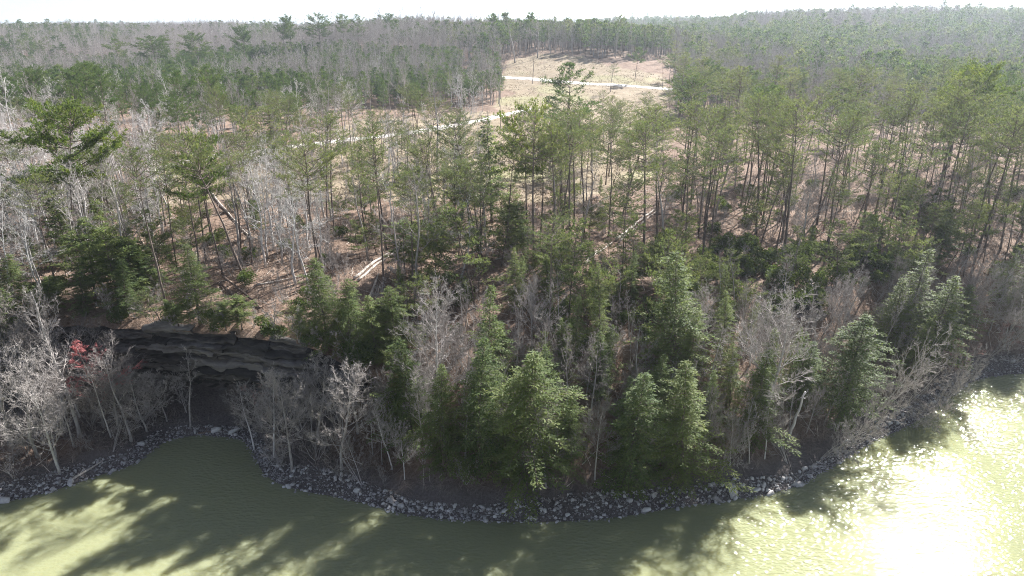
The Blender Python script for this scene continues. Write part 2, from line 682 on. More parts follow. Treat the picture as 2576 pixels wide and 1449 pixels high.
M_GROUND = ground_mat()
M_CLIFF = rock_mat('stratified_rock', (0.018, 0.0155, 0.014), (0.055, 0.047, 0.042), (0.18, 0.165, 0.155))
M_STONE = rock_mat('grey_stone', (0.22, 0.205, 0.195), (0.42, 0.40, 0.385), (0.62, 0.60, 0.58), strata=False)
M_ROAD = road_mat()
M_WATER = water_mat()

# ------------------------------------------------------------------ ground, water, tracks
FIELD_PX = [(380, 455), (470, 405), (680, 365), (790, 330), (900, 300), (1000, 292), (1100, 285), (1262, 280), (1272, 205), (1268, 150), (1360, 132),
            (1450, 142), (1530, 165), (1655, 187), (1690, 225), (1700, 300), (1690, 400), (1640, 470), (1500, 520), (1250, 520), (1000, 500), (700, 500), (480, 520)]
FIELD = np.array([hit(u, v)[:2] for u, v in FIELD_PX])


def build_ground():
    rows, cols = 430, 430
    ys = np.concatenate([np.linspace(-60, 38, 12)[:-1], np.geomspace(38, 5000, rows - 11)])
    half = 30 + np.maximum(ys, 20) * 1.05
    s = np.linspace(-1, 1, cols)
    X = s[None, :] * half[:, None]
    Y = np.repeat(ys[:, None], cols, 1)
    x = X.ravel()
    y = Y.ravel()
    z = terrain(x, y)
    d = shore_dist(x, y)
    acc = Acc()
    i = np.arange(rows - 1)[:, None] * cols + np.arange(cols - 1)[None, :]
    Q = np.stack([i, i + 1, i + cols + 1, i + cols], -1).reshape(-1, 4)
    acc.add(np.stack([x, y, z], 1), None, Q)
    jx = x + 10 * fbm(x / 18, y / 18, 41)
    jy = y + 10 * fbm(x / 18, y / 18, 57)
    field = in_poly(jx, jy, FIELD).astype(float)
    field *= np.clip(1.25 + 1.3 * fbm(x / 9, y / 9, 77, 3), 0, 1)
    green = sstep(0.08, 0.4, fbm(x / 22, y / 22, 91, 3)) * field * 0.5
    bank = sstep(5.5, 2.5, d + 1.5 * fbm(x / 2.5, y / 2.5, 13))
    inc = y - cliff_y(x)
    bank = np.maximum(bank, ((inc > -9) & (inc < 5.5) & (x < -20)) * 0.85)  # soil colour darkened along the cliff foot to deepen the cave's shade
    me = acc.mesh('ground', M_GROUND, smooth=True, extra={'field': field, 'green': green, 'bank': bank})
    return link('ground', me, kind='structure')


ground = build_ground()


def build_water():
    acc = Acc()
    n = 60
    xs = np.linspace(-400, 900, n)
    ys = np.linspace(-250, 130, 20)
    X, Y = np.meshgrid(xs, ys)
    i = np.arange(19)[:, None] * n + np.arange(n - 1)[None, :]
    Q = np.stack([i, i + 1, i + n + 1, i + n], -1).reshape(-1, 4)
    acc.add(np.stack([X.ravel(), Y.ravel(), np.zeros(X.size)], 1), None, Q)
    me = acc.mesh('water', M_WATER, smooth=True)
    return link('water', me, kind='structure')


water = build_water()


def track(name, pxs, width):
    pts = np.array([hit(u, v)[:2] for u, v in pxs])
    seg = np.r_[0, np.cumsum(np.linalg.norm(np.diff(pts, axis=0), axis=1))]
    k = max(int(seg[-1] / 1.5), 8)
    t = np.linspace(0, seg[-1], k)
    px = np.interp(t, seg, pts[:, 0])
    py = np.interp(t, seg, pts[:, 1])
    for _ in range(12):
        px[1:-1] = (px[:-2] + px[2:] + 2 * px[1:-1]) / 4
        py[1:-1] = (py[:-2] + py[2:] + 2 * py[1:-1]) / 4
    tg = norm(np.stack([np.gradient(px), np.gradient(py)], 1))
    nx = np.stack([-tg[:, 1], tg[:, 0]], 1)
    w = width * (1 + 0.25 * fbm(t / 7, t * 0, 5))
    m = 7
    V = []
    for j in range(m):
        o = (j / (m - 1) - 0.5)
        x = px + nx[:, 0] * o * w
        y = py + nx[:, 1] * o * w
        if j in (0, m - 1):
            x = x + 0.25 * rng.normal(size=k)
            y = y + 0.25 * rng.normal(size=k)
        z = terrain(x, y) + (0.22 if j not in (0, m - 1) else -0.05)
        V.append(np.stack([x, y, z], 1))
    V = np.stack(V, 1).reshape(-1, 3)
    i = np.arange(k - 1)[:, None] * m + np.arange(m - 1)[None, :]
    Q = np.stack([i, i + 1, i + m + 1, i + m], -1).reshape(-1, 4)
    acc = Acc()
    acc.add(V, None, Q)
    return link(name, acc.mesh(name, M_ROAD, smooth=True), kind='structure')


track('gravel_road', [(380, 432), (450, 410), (555, 390), (680, 377), (790, 361), (885, 350), (982, 340), (1052, 332), (1125, 317), (1212, 303), (1272, 288), (1345, 274)], 5.6)
track('gravel_road', [(1225, 193), (1282, 196), (1349, 200), (1452, 209), (1525, 213), (1652, 222), (1760, 230), (1850, 240)], 5.8)

# ------------------------------------------------------------------ rock cliff round the cove
def rock_slab(x0, x1, off, depth, z0, z1, seed):
    """one block of a rock layer: its front follows the cliff line"""
    n = max(int((x1 - x0) / 0.45), 4)
    xs = np.linspace(x0, x1, n)
    zz = np.linspace(0, 1, 5)
    front = cliff_y(xs) + off
    V = []
    for r, f in enumerate(zz):
        bul = 0.28 * math.sin(f * math.pi) ** 0.5
        y = front - bul + 1.25 * fbm(xs / 2.3, xs * 0 + seed + r * 0.45, 5, 5) + 0.14 * rng.normal(size=n)
        z = z0 + (z1 - z0) * f + 0.5 * fbm(xs / 3.5, xs * 0 + z0 * 1.7, 8, 3) + (0.05 * rng.normal(size=n) if 0 < r < 4 else 0)
        V.append(np.stack([xs + 0.1 * rng.normal(size=n), y, z], 1))
    back_t = np.stack([xs, cliff_y(xs) + depth, np.full(n, z1)], 1)
    back_b = np.stack([xs, cliff_y(xs) + depth, np.full(n, z0)], 1)
    rows = [back_b] + V + [back_t]
    R = len(rows)
    V = np.stack(rows, 0).reshape(-1, 3)
    i = np.arange(R)[:, None] * n + np.arange(n - 1)[None, :]
    k = ((np.arange(R) + 1) % R)[:, None] * n + np.arange(n - 1)[None, :]
    Q = np.stack([i, i + 1, k + 1, k], -1).reshape(-1, 4)
    acc = Acc()
    acc.add(V, None, Q, rng.random())
    # the two ends
    for e in (0, n - 1):
        ring = np.arange(R) * n + e
        c = V[ring].mean(0)
        acc.add(np.vstack([V[ring], c]), [(a, (a + 1) % R, R) if e == 0 else ((a + 1) % R, a, R) for a in range(R)], None, 0.5)
    return acc.mesh('rock_layer', M_CLIFF)


def build_cliff():
    root = link('rock_cliff', None, loc=(0, 0, 0), label='dark layered rock cliff overhanging the small cove', cat='cliff')
    #        z0    z1    offset  x from  x to
    layers = [(0.2, 1.9, 4.2, -78, -24), (1.9, 3.4, 4.6, -78, -22), (3.4, 4.4, 3.4, -76, -20), (4.4, 5.1, 2.2, -76, -19), (5.1, 5.9, 1.5, -76, -18),
              (5.9, 6.6, 0.8, -74, -18), (6.6, 7.3, 0.2, -72, -17), (7.3, 8.2, 0.6, -72, -16.5), (8.2, 8.8, 1.1, -70, -16.5), (8.8, 9.6, 0.1, -68, -17), (9.6, 10.3, 0.7, -68, -18), (10.3, 11.0, 0.9, -66, -20), (11.0, 11.9, 1.2, -58, -23)]
    s = 0
    for z0, z1, off, xa, xb in layers:
        x = xa
        while x < xb - 1.5:
            w = rng.uniform(4, 11)
            xe = min(x + w, xb)
            if xb - xe < 2.5:
                xe = xb
            s += 3.1
            link('rock_layer', rock_slab(x, xe, off + rng.uniform(-0.8, 0.8), 9.0, z0 + rng.uniform(-0.1, 0.1), z1 + rng.uniform(-0.05, 0.12), s), root)
            x = xe - 0.05
    # leaf-covered soil lying on the top layer, ragged along the brink
    n = 110
    xs = np.linspace(-66, -12, n)
    fr = cliff_y(xs) + 0.55 + 1.3 * fbm(xs / 3.0, xs * 0 + 2.2, 5, 4)
    bk = cliff_y(xs) + 10.5
    rows = []
    top = np.interp(xs, [-66, -58, -22, -19, -15, -12], [10.9, 11.95, 11.95, 11.1, 10.2, 9.0])
    for f in np.linspace(0, 1, 12):
        y = fr + (bk - fr) * f
        z = top + 0.05 + 0.5 * min(f * 3, 1) + 0.3 * fbm(xs / 2.5, y / 2.5, 33, 3) - (0.5 if f == 0 else 0)
        z = np.maximum(z, terrain(xs, y) + 0.03) if f < 0.95 else terrain(xs, y) - 0.4
        rows.append(np.stack([xs, y, z], 1))
    V = np.stack(rows, 0).reshape(-1, 3)
    i = np.arange(11)[:, None] * n + np.arange(n - 1)[None, :]
    acc = Acc()
    acc.add(V, None, np.stack([i, i + 1, i + n + 1, i + n], -1).reshape(-1, 4))
    link('leafy_cap', acc.mesh('leafy_cap', M_GROUND, smooth=True, extra={'field': np.zeros(len(V))}), root)
    return root


build_cliff()

# small outcrop on the shaded slope to the east
def outcrop(u, v, label, n=4, w=5.0):
    c = hit(u, v)
    root = link('rock_outcrop', None, loc=(float(c[0]), float(c[1]), float(c[2])), label=label, cat='rock')
    for k in range(n):
        m = 16
        a = np.linspace(0, 2 * math.pi, m, endpoint=False)
        rw = w * (1 - 0.1 * k) * (0.5 + 0.12 * rng.normal(size=m))
        h0, h1 = k * 0.75 - 0.6, k * 0.75 + 0.2
        V = []
        for hh, f in ((h0, 0.96), (h0 + 0.3, 1.02), (h1 - 0.1, 1.0), (h1, 0.93)):
            V.append(np.stack([np.cos(a) * rw * f, np.sin(a) * rw * 0.55 * f + 0.35 * k, np.full(m, hh) + 0.05 * rng.normal(size=m)], 1))
        V = np.vstack(V + [np.array([[0, 0.35 * k, h1 + 0.08]])])
        i = np.arange(m)
        j = (i + 1) % m
        Q = np.vstack([np.stack([r * m + i, r * m + j, (r + 1) * m + j, (r + 1) * m + i], -1) for r in range(3)])
        T = np.stack([3 * m + i, 3 * m + j, np.full(m, 4 * m)], -1)
        acc = Acc()
        acc.add(V, T, Q, rng.random())
        link('rock_layer', acc.mesh('rock_layer', M_CLIFF), root)


outcrop(2035, 790, 'flat grey rock ledge showing between bare trees on the shaded slope', 3, 4.2)
outcrop(905, 925, 'pale blue-grey rock outcrop at the end of the cliff', 3, 4.0)

# ------------------------------------------------------------------ stones along the waterline
def hull_stone(seed, flat=0.65):
    import bmesh
    r = np.random.default_rng(seed)
    p = norm(r.normal(size=(13, 3))) * r.uniform(0.75, 1.1, size=(13, 1))
    p = p * np.array([1.15, 0.85, flat]) * 0.5
    bm = bmesh.new()
    for q in p:
        bm.verts.new(q)
    bmesh.ops.convex_hull(bm, input=bm.verts)
    bmesh.ops.triangulate(bm, faces=bm.faces)
    bm.verts.index_update()
    V = np.array([v.co[:] for v in bm.verts])
    T = np.array([[v.index for v in f.verts] for f in bm.faces])
    used = np.unique(T)
    mp = np.full(len(V), -1)
    mp[used] = np.arange(len(used))
    bm.free()
    return V[used], mp[T]


STONES = [hull_stone(100 + k, 0.6 + 0.25 * (k % 3) / 2) for k in range(9)]


def stone_mesh(k):
    acc = Acc()
    acc.add(STONES[k][0], STONES[k][1], None, 0.5)
    return acc.mesh('stone', M_STONE)


STONE_ME = [stone_mesh(k) for k in range(len(STONES))]


def build_stones():
    seg = np.r_[0, np.cumsum(np.linalg.norm(np.diff(SHORE, axis=0), axis=1))]
    # only the stretch around the view
    lo = seg[3] - 15
    hi = seg[-5] + 10
    n = 13000
    t = rng.uniform(lo, hi, n)
    x = np.interp(t, seg, SHORE[:, 0])
    y = np.interp(t, seg, SHORE[:, 1])
    x2 = np.interp(t + 0.5, seg, SHORE[:, 0])
    y2 = np.interp(t + 0.5, seg, SHORE[:, 1])
    tg = norm(np.stack([x2 - x, y2 - y], 1))
    nr = np.stack([-tg[:, 1], tg[:, 0]], 1)
    wid = 2.0 + 1.8 * fbm(t / 14, t * 0, 31, 2)
    o = -0.5 + (wid + 0.5) * rng.random(n) ** 0.85
    x = x + nr[:, 0] * o
    y = y + nr[:, 1] * o
    d = shore_dist(x, y)
    ok = (d > -0.7) & (d < 4.6)
    ok &= ~((y - cliff_y(x) > 1.5) & (x < -20))
    x, y, d = x[ok], y[ok], d[ok]
    n = len(x)
    size = 0.13 + 0.31 * rng.random(n) ** 2.8 + 0.45 * (rng.random(n) < 0.035) * rng.random(n)
    z = terrain(x, y) + size * 0.12
    yaw = rng.uniform(0, 6.28, n)
    shore = link('stone_embankment', None, loc=(0, 0, 0), kind='structure')
    P = np.array([project((a, b, c)) for a, b, c in zip(x, y, z)])
    vis = (P[:, 0] > -30) & (P[:, 0] < 2606)
    key = np.where(vis, size / P[:, 2], 0)
    order = np.argsort(-key)
    big = order[:300]
    rest = order[300:]
    for i in big:
        o = link('stone', STONE_ME[i % len(STONE_ME)], shore, loc=(x[i], y[i], z[i]))
        s = size[i] * 1.25
        o.scale = (s, s, s)
        o.rotation_euler = (rng.normal() * 0.3, rng.normal() * 0.3, yaw[i])
    acc = Acc()
    for k in range(len(STONES)):
        ids = rest[k::len(STONES)]
        V, T = STONES[k]
        c = np.cos(yaw[ids])[:, None]
        s = np.sin(yaw[ids])[:, None]
        vx = (V[None, :, 0] * c - V[None, :, 1] * s) * size[ids][:, None] + x[ids][:, None]
        vy = (V[None, :, 0] * s + V[None, :, 1] * c) * size[ids][:, None] + y[ids][:, None]
        vz = V[None, :, 2] * size[ids][:, None] + z[ids][:, None]
        VV = np.stack([vx, vy, vz], -1).reshape(-1, 3)
        TT = (T[None] + (np.arange(len(ids)) * len(V))[:, None, None]).reshape(-1, 3)
        acc.add(VV, TT, None, np.repeat(rng.random(len(ids)), len(V)))
    link('rubble', acc.mesh('rubble', M_STONE), shore, kind='stuff')


build_stones()

BOULDERS = [(1840, 1236, 1.7, 'large slanted grey slab by the waterline, biggest of the shore boulders'),
            (1800, 1256, 1.3, 'square grey boulder at the water edge below the slanted slab'),
            (1622, 1286, 1.2, 'flat angular boulder jutting into the water below the twin hemlocks'),
            (1905, 1232, 0.95, 'rounded grey boulder just east of the slanted slab'),
            (1936, 1246, 0.9, 'low grey boulder touching the water east of the slanted slab'),
            (2005, 1222, 1.1, 'blocky grey boulder on the shore point below the leaning snag'),
            (2130, 1140, 0.95, 'tan boulder half lit on the eastern shore'),
            (5, 1262, 1.5, 'long pale boulder at the western end of the shore'),
            (545, 1085, 1.3, 'pale boulder at the back of the dark cove'),
            (590, 1090, 1.5, 'wide grey boulder at the back of the dark cove beside the pale one'),
            (1720, 1180, 0.7, 'tan boulder on the bank under the eastern twin hemlock'),
            (135, 1232, 0.8, 'round grey boulder by the water on the western bank')]
for k, (u, v, s, lab) in enumerate(BOULDERS):
    p = hit(u, v)
    o = link('boulder', STONE_ME[(k * 2 + 1) % len(STONE_ME)], None, loc=(p[0], p[1], max(p[2], 0) + s * 0.12), label=lab, cat='boulder', group='boulders on the shore')
    o.scale = (s * 1.3, s, s * 0.9)
    o.rotation_euler = (0.25 * rng.normal(), 0.25 * rng.normal(), rng.uniform(0, 6.28))

# ------------------------------------------------------------------ tree kinds
UP = np.array((0, 0, 1.0))


def rot_about(v, axis, ang):
    axis = axis / np.linalg.norm(axis)
    return v * math.cos(ang) + np.cross(axis, v) * math.sin(ang) + axis * (axis @ v) * (1 - math.cos(ang))


def side_dir(d, ang, az, R):
    x, y, z = float(d[0]), float(d[1]), float(d[2])
    if abs(z) < 0.9:
        u0, u1, u2 = y, -x, 0.0
    else:
        u0, u1, u2 = 0.0, z, -y
    m = math.sqrt(u0 * u0 + u1 * u1 + u2 * u2)
    u0, u1, u2 = u0 / m, u1 / m, u2 / m
    w0, w1, w2 = y * u2 - z * u1, z * u0 - x * u2, x * u1 - y * u0
    c, sn, ca, sa = math.cos(az), math.sin(az), math.cos(ang), math.sin(ang)
    return np.array((x * ca + (u0 * c + w0 * sn) * sa, y * ca + (u1 * c + w1 * sn) * sa, z * ca + (u2 * c + w2 * sn) * sa))


def grow(R, p, d, length, nseg, wob, trop):
    pts = [np.array(p, float)]
    d = np.array(d, float)
    st = length / nseg
    for _ in range(nseg):
        d = d + R.normal(size=3) * wob + UP * trop
        d /= np.linalg.norm(d)
        pts.append(pts[-1] + d * st)
    return np.array(pts)


def bare_tree(seed, H=18.0, first=0.35, spread=0.33, nl1=15, up=0.35, r0=None, lean=(0, 0), dens=1.0, trunk_mat=None, twig_mat=None, wander=0.05, tw=0.02, stems=1, thick=0.8):
    """a leafless broadleaf tree: returns (trunk mesh, crown mesh)"""
    R = np.random.default_rng(seed)
    tr, cr = Acc(), Acc()
    seg3, tw_p0, tw_p1 = [], [], []
    for sidx in range(stems):
        r_base = (r0 or H * 0.011) * (1 if stems == 1 else R.uniform(0.5, 0.9))
        d0 = np.array((lean[0], lean[1], 1.0))
        if stems > 1:
            a = R.uniform(0, 6.28)
            d0 = d0 + np.array((math.cos(a), math.sin(a), 0)) * R.uniform(0.1, 0.5)
        d0 /= np.linalg.norm(d0)
        Hs = H * (1 if stems == 1 else R.uniform(0.6, 1.0))
        K = 12
        pts = grow(R, (0, 0, -0.3), d0, Hs + 0.3, K, wander, 0.03)
        rad = r_base * (1 - np.linspace(0, 1, K + 1) ** 1.1 * 0.93)
        rad[0] *= 1.35
        tube(tr, pts, rad, 7, R.random())
        cum = np.linspace(0, 1, K + 1)
        n1 = int(nl1 if stems == 1 else nl1 * 0.6)
        for i in range(n1):
            t = first + (0.98 - first) * ((i + R.random()) / n1)
            p = np.array([np.interp(t, cum, pts[:, k]) for k in range(3)])
            rr = np.interp(t, cum, rad)
            tt = (t - first) / (1 - first)
            L = Hs * spread * (1.05 - 0.75 * tt ** 1.3) * R.uniform(0.6, 1.15)
            dd = side_dir(d0, R.uniform(0.65, 1.15) * (1 - 0.35 * tt), i * 2.4 + R.normal() * 0.5, R)
            k1 = 6
            b = grow(R, p, dd, L, k1, 0.13, up * 0.22)
            rb = min(rr * 0.66, 0.015 * L + 0.03) * (1 - np.linspace(0, 1, k1 + 1) * 0.8)
            for k in range(k1):
                seg3.append((b[k], b[k + 1], rb[k], rb[k + 1]))
            n2 = int(max(5, 8.5 * dens * L / 5))
            for j in range(n2):
                t2 = 0.22 + 0.78 * (j + R.random()) / n2
                f = t2 * k1
                ii = min(int(f), k1 - 1)
                p2 = b[ii] + (b[ii + 1] - b[ii]) * (f - ii)
                dir2 = side_dir(norm(b[ii + 1] - b[ii]), R.uniform(0.5, 1.0), R.uniform(0, 6.28), R)
                L2 = L * R.uniform(0.28, 0.5) * (1.15 - 0.6 * t2)
                k2 = 4
                c = grow(R, p2, dir2, L2, k2, 0.17, up * 0.2)
                r2 = max(rb[ii] * 0.55, 0.024) * (1 - np.linspace(0, 1, k2 + 1) * 0.75)
                for k in range(k2):
                    seg3.append((c[k], c[k + 1], r2[k], r2[k + 1]))
                n3 = int(max(3, 5 * dens))
                for q in range(n3):
                    t3 = 0.25 + 0.75 * (q + R.random()) / n3
                    f3 = t3 * k2
                    i3 = min(int(f3), k2 - 1)
                    p3 = c[i3] + (c[i3 + 1] - c[i3]) * (f3 - i3)
                    dir3 = side_dir(norm(c[i3 + 1] - c[i3]), R.uniform(0.4, 0.95), R.uniform(0, 6.28), R)
                    L3 = max(L2 * R.uniform(0.35, 0.65), 0.35)
                    e = grow(R, p3, dir3, L3, 2, 0.2, up * 0.25)
                    seg3.append((e[0], e[1], 0.015, 0.011))
                    tw_p0.append(e[1])
                    tw_p1.append(e[2])
                    for w in range(int(5 * dens)):
                        dt = side_dir(dir3, R.uniform(0.4, 0.9), R.uniform(0, 6.28), R)
                        st = e[0] + (e[1] - e[0]) * R.random()
                        tw_p0.append(st)
                        tw_p1.append(st + (dt + UP * 0.2 * up) * L3 * R.uniform(0.35, 0.7))
    P0 = np.array([s[0] for s in seg3])
    P1 = np.array([s[1] for s in seg3])
    R0 = np.array([s[2] for s in seg3])
    R1 = np.array([s[3] for s in seg3])
    prisms(cr, P0, P1, np.maximum(R0 * thick, 0.011), np.maximum(R1 * thick, 0.008), 3, 0.5)
    ribbons(cr, np.array(tw_p0), np.array(tw_p1), tw, 0.5, 0)
    tm = trunk_mat or M_GREYBARK
    wm = twig_mat or M_TWIG
    return tr.mesh('trunk', tm, smooth=True), cr.mesh('crown', wm)


def tufts(acc, R, pos, dirs, n, length, width, upb, tint, spread=1.0):
    pos = np.asarray(pos)
    dirs = np.asarray(dirs)
    P = np.repeat(pos, n, 0)
    D = norm(np.repeat(norm(dirs), n, 0) + spread * R.normal(size=(len(P), 3)) * 0.75 + UP * upb)
    L = length * R.uniform(0.7, 1.25, len(P))
    P = P + R.normal(size=P.shape) * length * 0.18
    blades(acc, P, D, L, width * R.uniform(0.7, 1.3, len(P)), np.repeat(tint, n))


def pine_tree(seed, H=22.0, crown=0.42, spread=0.17, nwh=13, clump=1.0, flat=0.12, asc=0.15, needle=0.32, nw=0.07, per=5, mat=None, stubs=24, curve=0.03, dens=1.0, merge=False, tmat=None):
    """a pine: bare trunk, whorled limbs, needle tufts held in plates"""
    R = np.random.default_rng(seed)
    tr, cr = Acc(), Acc()
    K = 12
    pts = grow(R, (0, 0, -0.3), (R.normal() * curve, R.normal() * curve, 1), H + 0.3, K, curve, 0.02)
    pts[:, :2] *= 1.0
    cum = np.linspace(0, 1, K + 1)
    rad = (H * 0.0085) * (1 - cum ** 1.2 * 0.88)
    rad[0] *= 1.3
    tube(tr, pts, rad, 7, R.random())
    seg = []
    TP, TD, TT = [], [], []

    def on_trunk(t):
        return np.array([np.interp(t, cum, pts[:, k]) for k in range(3)])
    for i in range(stubs):
        t = (1 - crown) * (0.35 + 0.65 * R.random())
        p = on_trunk(t)
        a = R.uniform(0, 6.28)
        d = np.array((math.cos(a), math.sin(a), R.uniform(-0.25, 0.25)))
        L = R.uniform(0.4, 1.9)
        b = grow(R, p, d, L, 3, 0.12, 0.0)
        for k in range(3):
            seg.append((b[k], b[k + 1], 0.03 * (1 - k * 0.25), 0.03 * (1 - k * 0.3) * 0.75))
    for i in range(nwh):
        tt = (i + R.random() * 0.8) / nwh
        t = 1 - crown + crown * tt * 0.985
        p = on_trunk(t)
        nb = R.integers(3, 6)
        a0 = R.uniform(0, 6.28)
        prof = (0.55 + 0.6 * math.sin(min(tt * 1.5 + 0.25, 1.0) * math.pi / 2)) * (1 - tt ** 2.2) + 0.12
        for b_ in range(nb):
            if R.random() < 0.16:
                continue
            L = H * spread * prof * R.uniform(0.55, 1.25)
            a = a0 + b_ * 6.283 / nb + R.normal() * 0.3
            el = asc + 0.55 * tt + R.normal() * 0.12
            d = np.array((math.cos(a) * math.cos(el), math.sin(a) * math.cos(el), math.sin(el)))
            k1 = 5
            b = grow(R, p, d, L, k1, 0.10, 0.035)
            rb = (0.010 * L + 0.018) * (1 - np.linspace(0, 1, k1 + 1) * 0.75)
            for k in range(k1):
                seg.append((b[k], b[k + 1], rb[k], rb[k + 1]))
            nb2 = max(3, int(2.3 * L * dens))
            branch_t = R.random() * 0.5
            for j in range(nb2):
                t2 = 0.35 + 0.65 * (j + R.random()) / nb2
                f = t2 * k1
                ii = min(int(f), k1 - 1)
                q = b[ii] + (b[ii + 1] - b[ii]) * (f - ii)
                dd = norm(b[ii + 1] - b[ii])
                sd = norm(np.cross(dd, UP)) * (1 if j % 2 else -1)
                d2 = norm(dd * R.uniform(0.4, 1.0) + sd * R.uniform(0.4, 1.0) + UP * R.normal() * flat + UP * 0.12)
                L2 = min(L * R.uniform(0.18, 0.4), 1.6)
                e = q + d2 * L2
                seg.append((q, e, 0.016, 0.009))
                nt = max(2, int(L2 / 0.30))
                for w in range(nt):
                    s = (w + 1) / nt
                    TP.append(q + d2 * L2 * s + R.normal(size=3) * 0.10 * clump)
                    TD.append(d2 + UP * 0.35)
                    TT.append(np.clip(0.25 + branch_t + R.normal() * 0.12 + 0.1 * R.random(), 0, 1))
            TP.append(b[-1])
            TD.append(norm(b[-1] - b[-2]))
            TT.append(0.5)
    P0 = np.array([s[0] for s in seg])
    P1 = np.array([s[1] for s in seg])
    tufts(cr, R, TP, TD, per, needle, nw, 0.30, np.array(TT))
    bm = tmat or M_PINEBARK
    prisms(cr, P0, P1, np.array([s[2] for s in seg]), np.array([s[3] for s in seg]), 3, 0.5, 1)
    return tr.mesh('trunk', bm, smooth=True), cr.mesh('crown', [mat or M_PINE, bm])


def hemlock(seed, H=18.0, rad=0.2, low=0.08, nb=210, spray=0.26, sw=0.085, droop=0.16, power=0.75, mat=None, gap=0.12, curve=0.015):
    """a dense conical evergreen with drooping sprays"""
    R = np.random.default_rng(seed)
    tr, cr = Acc(), Acc()
    K = 10
    pts = grow(R, (0, 0, -0.3), (R.normal() * curve, R.normal() * curve, 1), H + 0.3, K, curve, 0.03)
    cum = np.linspace(0, 1, K + 1)
    rr = H * 0.0095 * (1 - cum * 0.95)
    rr[0] *= 1.3
    tube(tr, pts, rr, 7, R.random())
    seg = []
    PP, DD, LL, WW, TT, SS = [], [], [], [], [], []
    ph = R.uniform(0, 6.28, 6)
    for i in range(nb):
        t = low + (1 - low) * ((i + R.random()) / nb) ** 0.92
        p = np.array([np.interp(t, cum, pts[:, k]) for k in range(3)])
        a = i * 2.39996 + R.normal() * 0.3
        tt = (t - low) / (1 - low)
        lump = 1 + 0.26 * math.sin(3 * a + ph[0] + 5 * t) + 0.2 * math.sin(2 * a + ph[1] - 9 * t) + 0.12 * math.sin(17 * t + ph[2])
        L = H * rad * ((1 - tt) ** power * min(1.0, 0.55 + tt * 3.2) + 0.02) * lump * R.uniform(0.6, 1.3)
        if R.random() < gap:
            L *= 0.5
        el = 0.16 + 0.45 * tt
        d = np.array((math.cos(a) * math.cos(el), math.sin(a) * math.cos(el), math.sin(el)))
        k1 = 5
        b = [p]
        dd = d.copy()
        for k in range(k1):
            dd = dd + np.array((0, 0, -droop * (0.6 + 0.3 * k / k1))) + R.normal(size=3) * 0.05
            dd /= np.linalg.norm(dd)
            b.append(b[-1] + dd * L / k1)
        b = np.array(b)
        for k in range(k1):
            seg.append((b[k], b[k + 1], (0.008 * L + 0.012) * (1 - k / k1 * 0.8), (0.008 * L + 0.012) * (1 - (k + 1) / k1 * 0.8)))
        ns = max(4, int(L / 0.075))
        bt = R.random() * 0.45
        s = 0.16 + 0.84 * (np.arange(ns) + R.random(ns)) / ns
        f = s * k1
        ii = np.minimum(f.astype(int), k1 - 1)
        q = b[ii] + (b[ii + 1] - b[ii]) * (f - ii)[:, None]
        bd = norm(b[ii + 1] - b[ii])
        sd = norm(np.cross(bd, UP)) * np.where(np.arange(ns) % 2, 1, -1)[:, None]
        d2 = norm(bd * R.uniform(0.5, 1.1, (ns, 1)) + sd * R.uniform(0.5, 1.1, (ns, 1)) + UP * (R.normal(size=(ns, 1)) * 0.28 - 0.12))
        lat = (0.25 + 0.14 * L) * (1.15 - 0.7 * s)
        for rep in range(3):
            fr = (rep / 3.0) * lat
            PP.append(q + d2 * fr[:, None] + R.normal(size=(ns, 3)) * 0.05)
            dv = norm(d2 + R.normal(size=(ns, 3)) * 0.4 + UP * (-0.05))
            DD.append(dv)
            LL.append(spray * R.uniform(0.65, 1.25, ns))
            WW.append(sw * R.uniform(0.7, 1.3, ns))
            TT.append(np.clip(0.22 + bt + R.normal(size=ns) * 0.12 + 0.12 * s, 0, 1))
            SS.append(UP + R.normal(size=(ns, 3)) * 0.45)
    prisms(cr, np.array([s[0] for s in seg]), np.array([s[1] for s in seg]), np.array([s[2] for s in seg]), np.array([s[3] for s in seg]), 3, 0.5, 1)
    PP, DD, SS = np.vstack(PP), np.vstack(DD), np.vstack(SS)
    blades(cr, PP, DD, np.concatenate(LL), np.concatenate(WW), np.concatenate(TT), SS, 0)
    return tr.mesh('trunk', M_PINEBARK, smooth=True), cr.mesh('crown', [mat or M_HEM, M_PINEBARK])


def shrub(seed, W=2.6, Hh=2.2, n=1500, leaf=0.22, mat=None):
    R = np.random.default_rng(seed)
    tr, cr = Acc(), Acc()
    cl = []
    for k in range(16):
        a = R.uniform(0, 6.28)
        r = math.sqrt(R.random()) * W * 0.42
        cl.append((math.cos(a) * r, math.sin(a) * r, Hh * (0.3 + 0.6 * R.random() * (1 - (r / W) ** 2)), R.uniform(0.35, 0.7)))
        p0 = np.array((math.cos(a) * 0.15, math.sin(a) * 0.15, -0.2))
        p1 = np.array(cl[-1][:3])
        pm = (p0 + p1) / 2 + R.normal(size=3) * 0.15
        prisms(tr, np.array([p0, pm]), np.array([pm, p1]), np.array([0.035, 0.025]), np.array([0.025, 0.012]), 4)
    cl = np.array(cl)
    id_ = R.integers(0, len(cl), n)
    dirs = norm(R.normal(size=(n, 3)) + UP * 0.35)
    pos = cl[id_, :3] + dirs * cl[id_, 3:4] * R.uniform(0.4, 1.0, (n, 1)) ** 0.5
    blades(cr, pos, norm(dirs + R.normal(size=(n, 3)) * 0.6), leaf * R.uniform(0.7, 1.3, n), leaf * 0.5, np.clip(0.3 + 0.4 * R.random(len(cl))[id_] + R.normal(size=n) * 0.1, 0, 1))
    return tr.mesh('stem', M_GREYBARK), cr.mesh('foliage', mat or M_SHRUB)


PROTO = {}


def proto(kind, items, H):
    PROTO[kind] = [(t, c, H) for t, c in items]


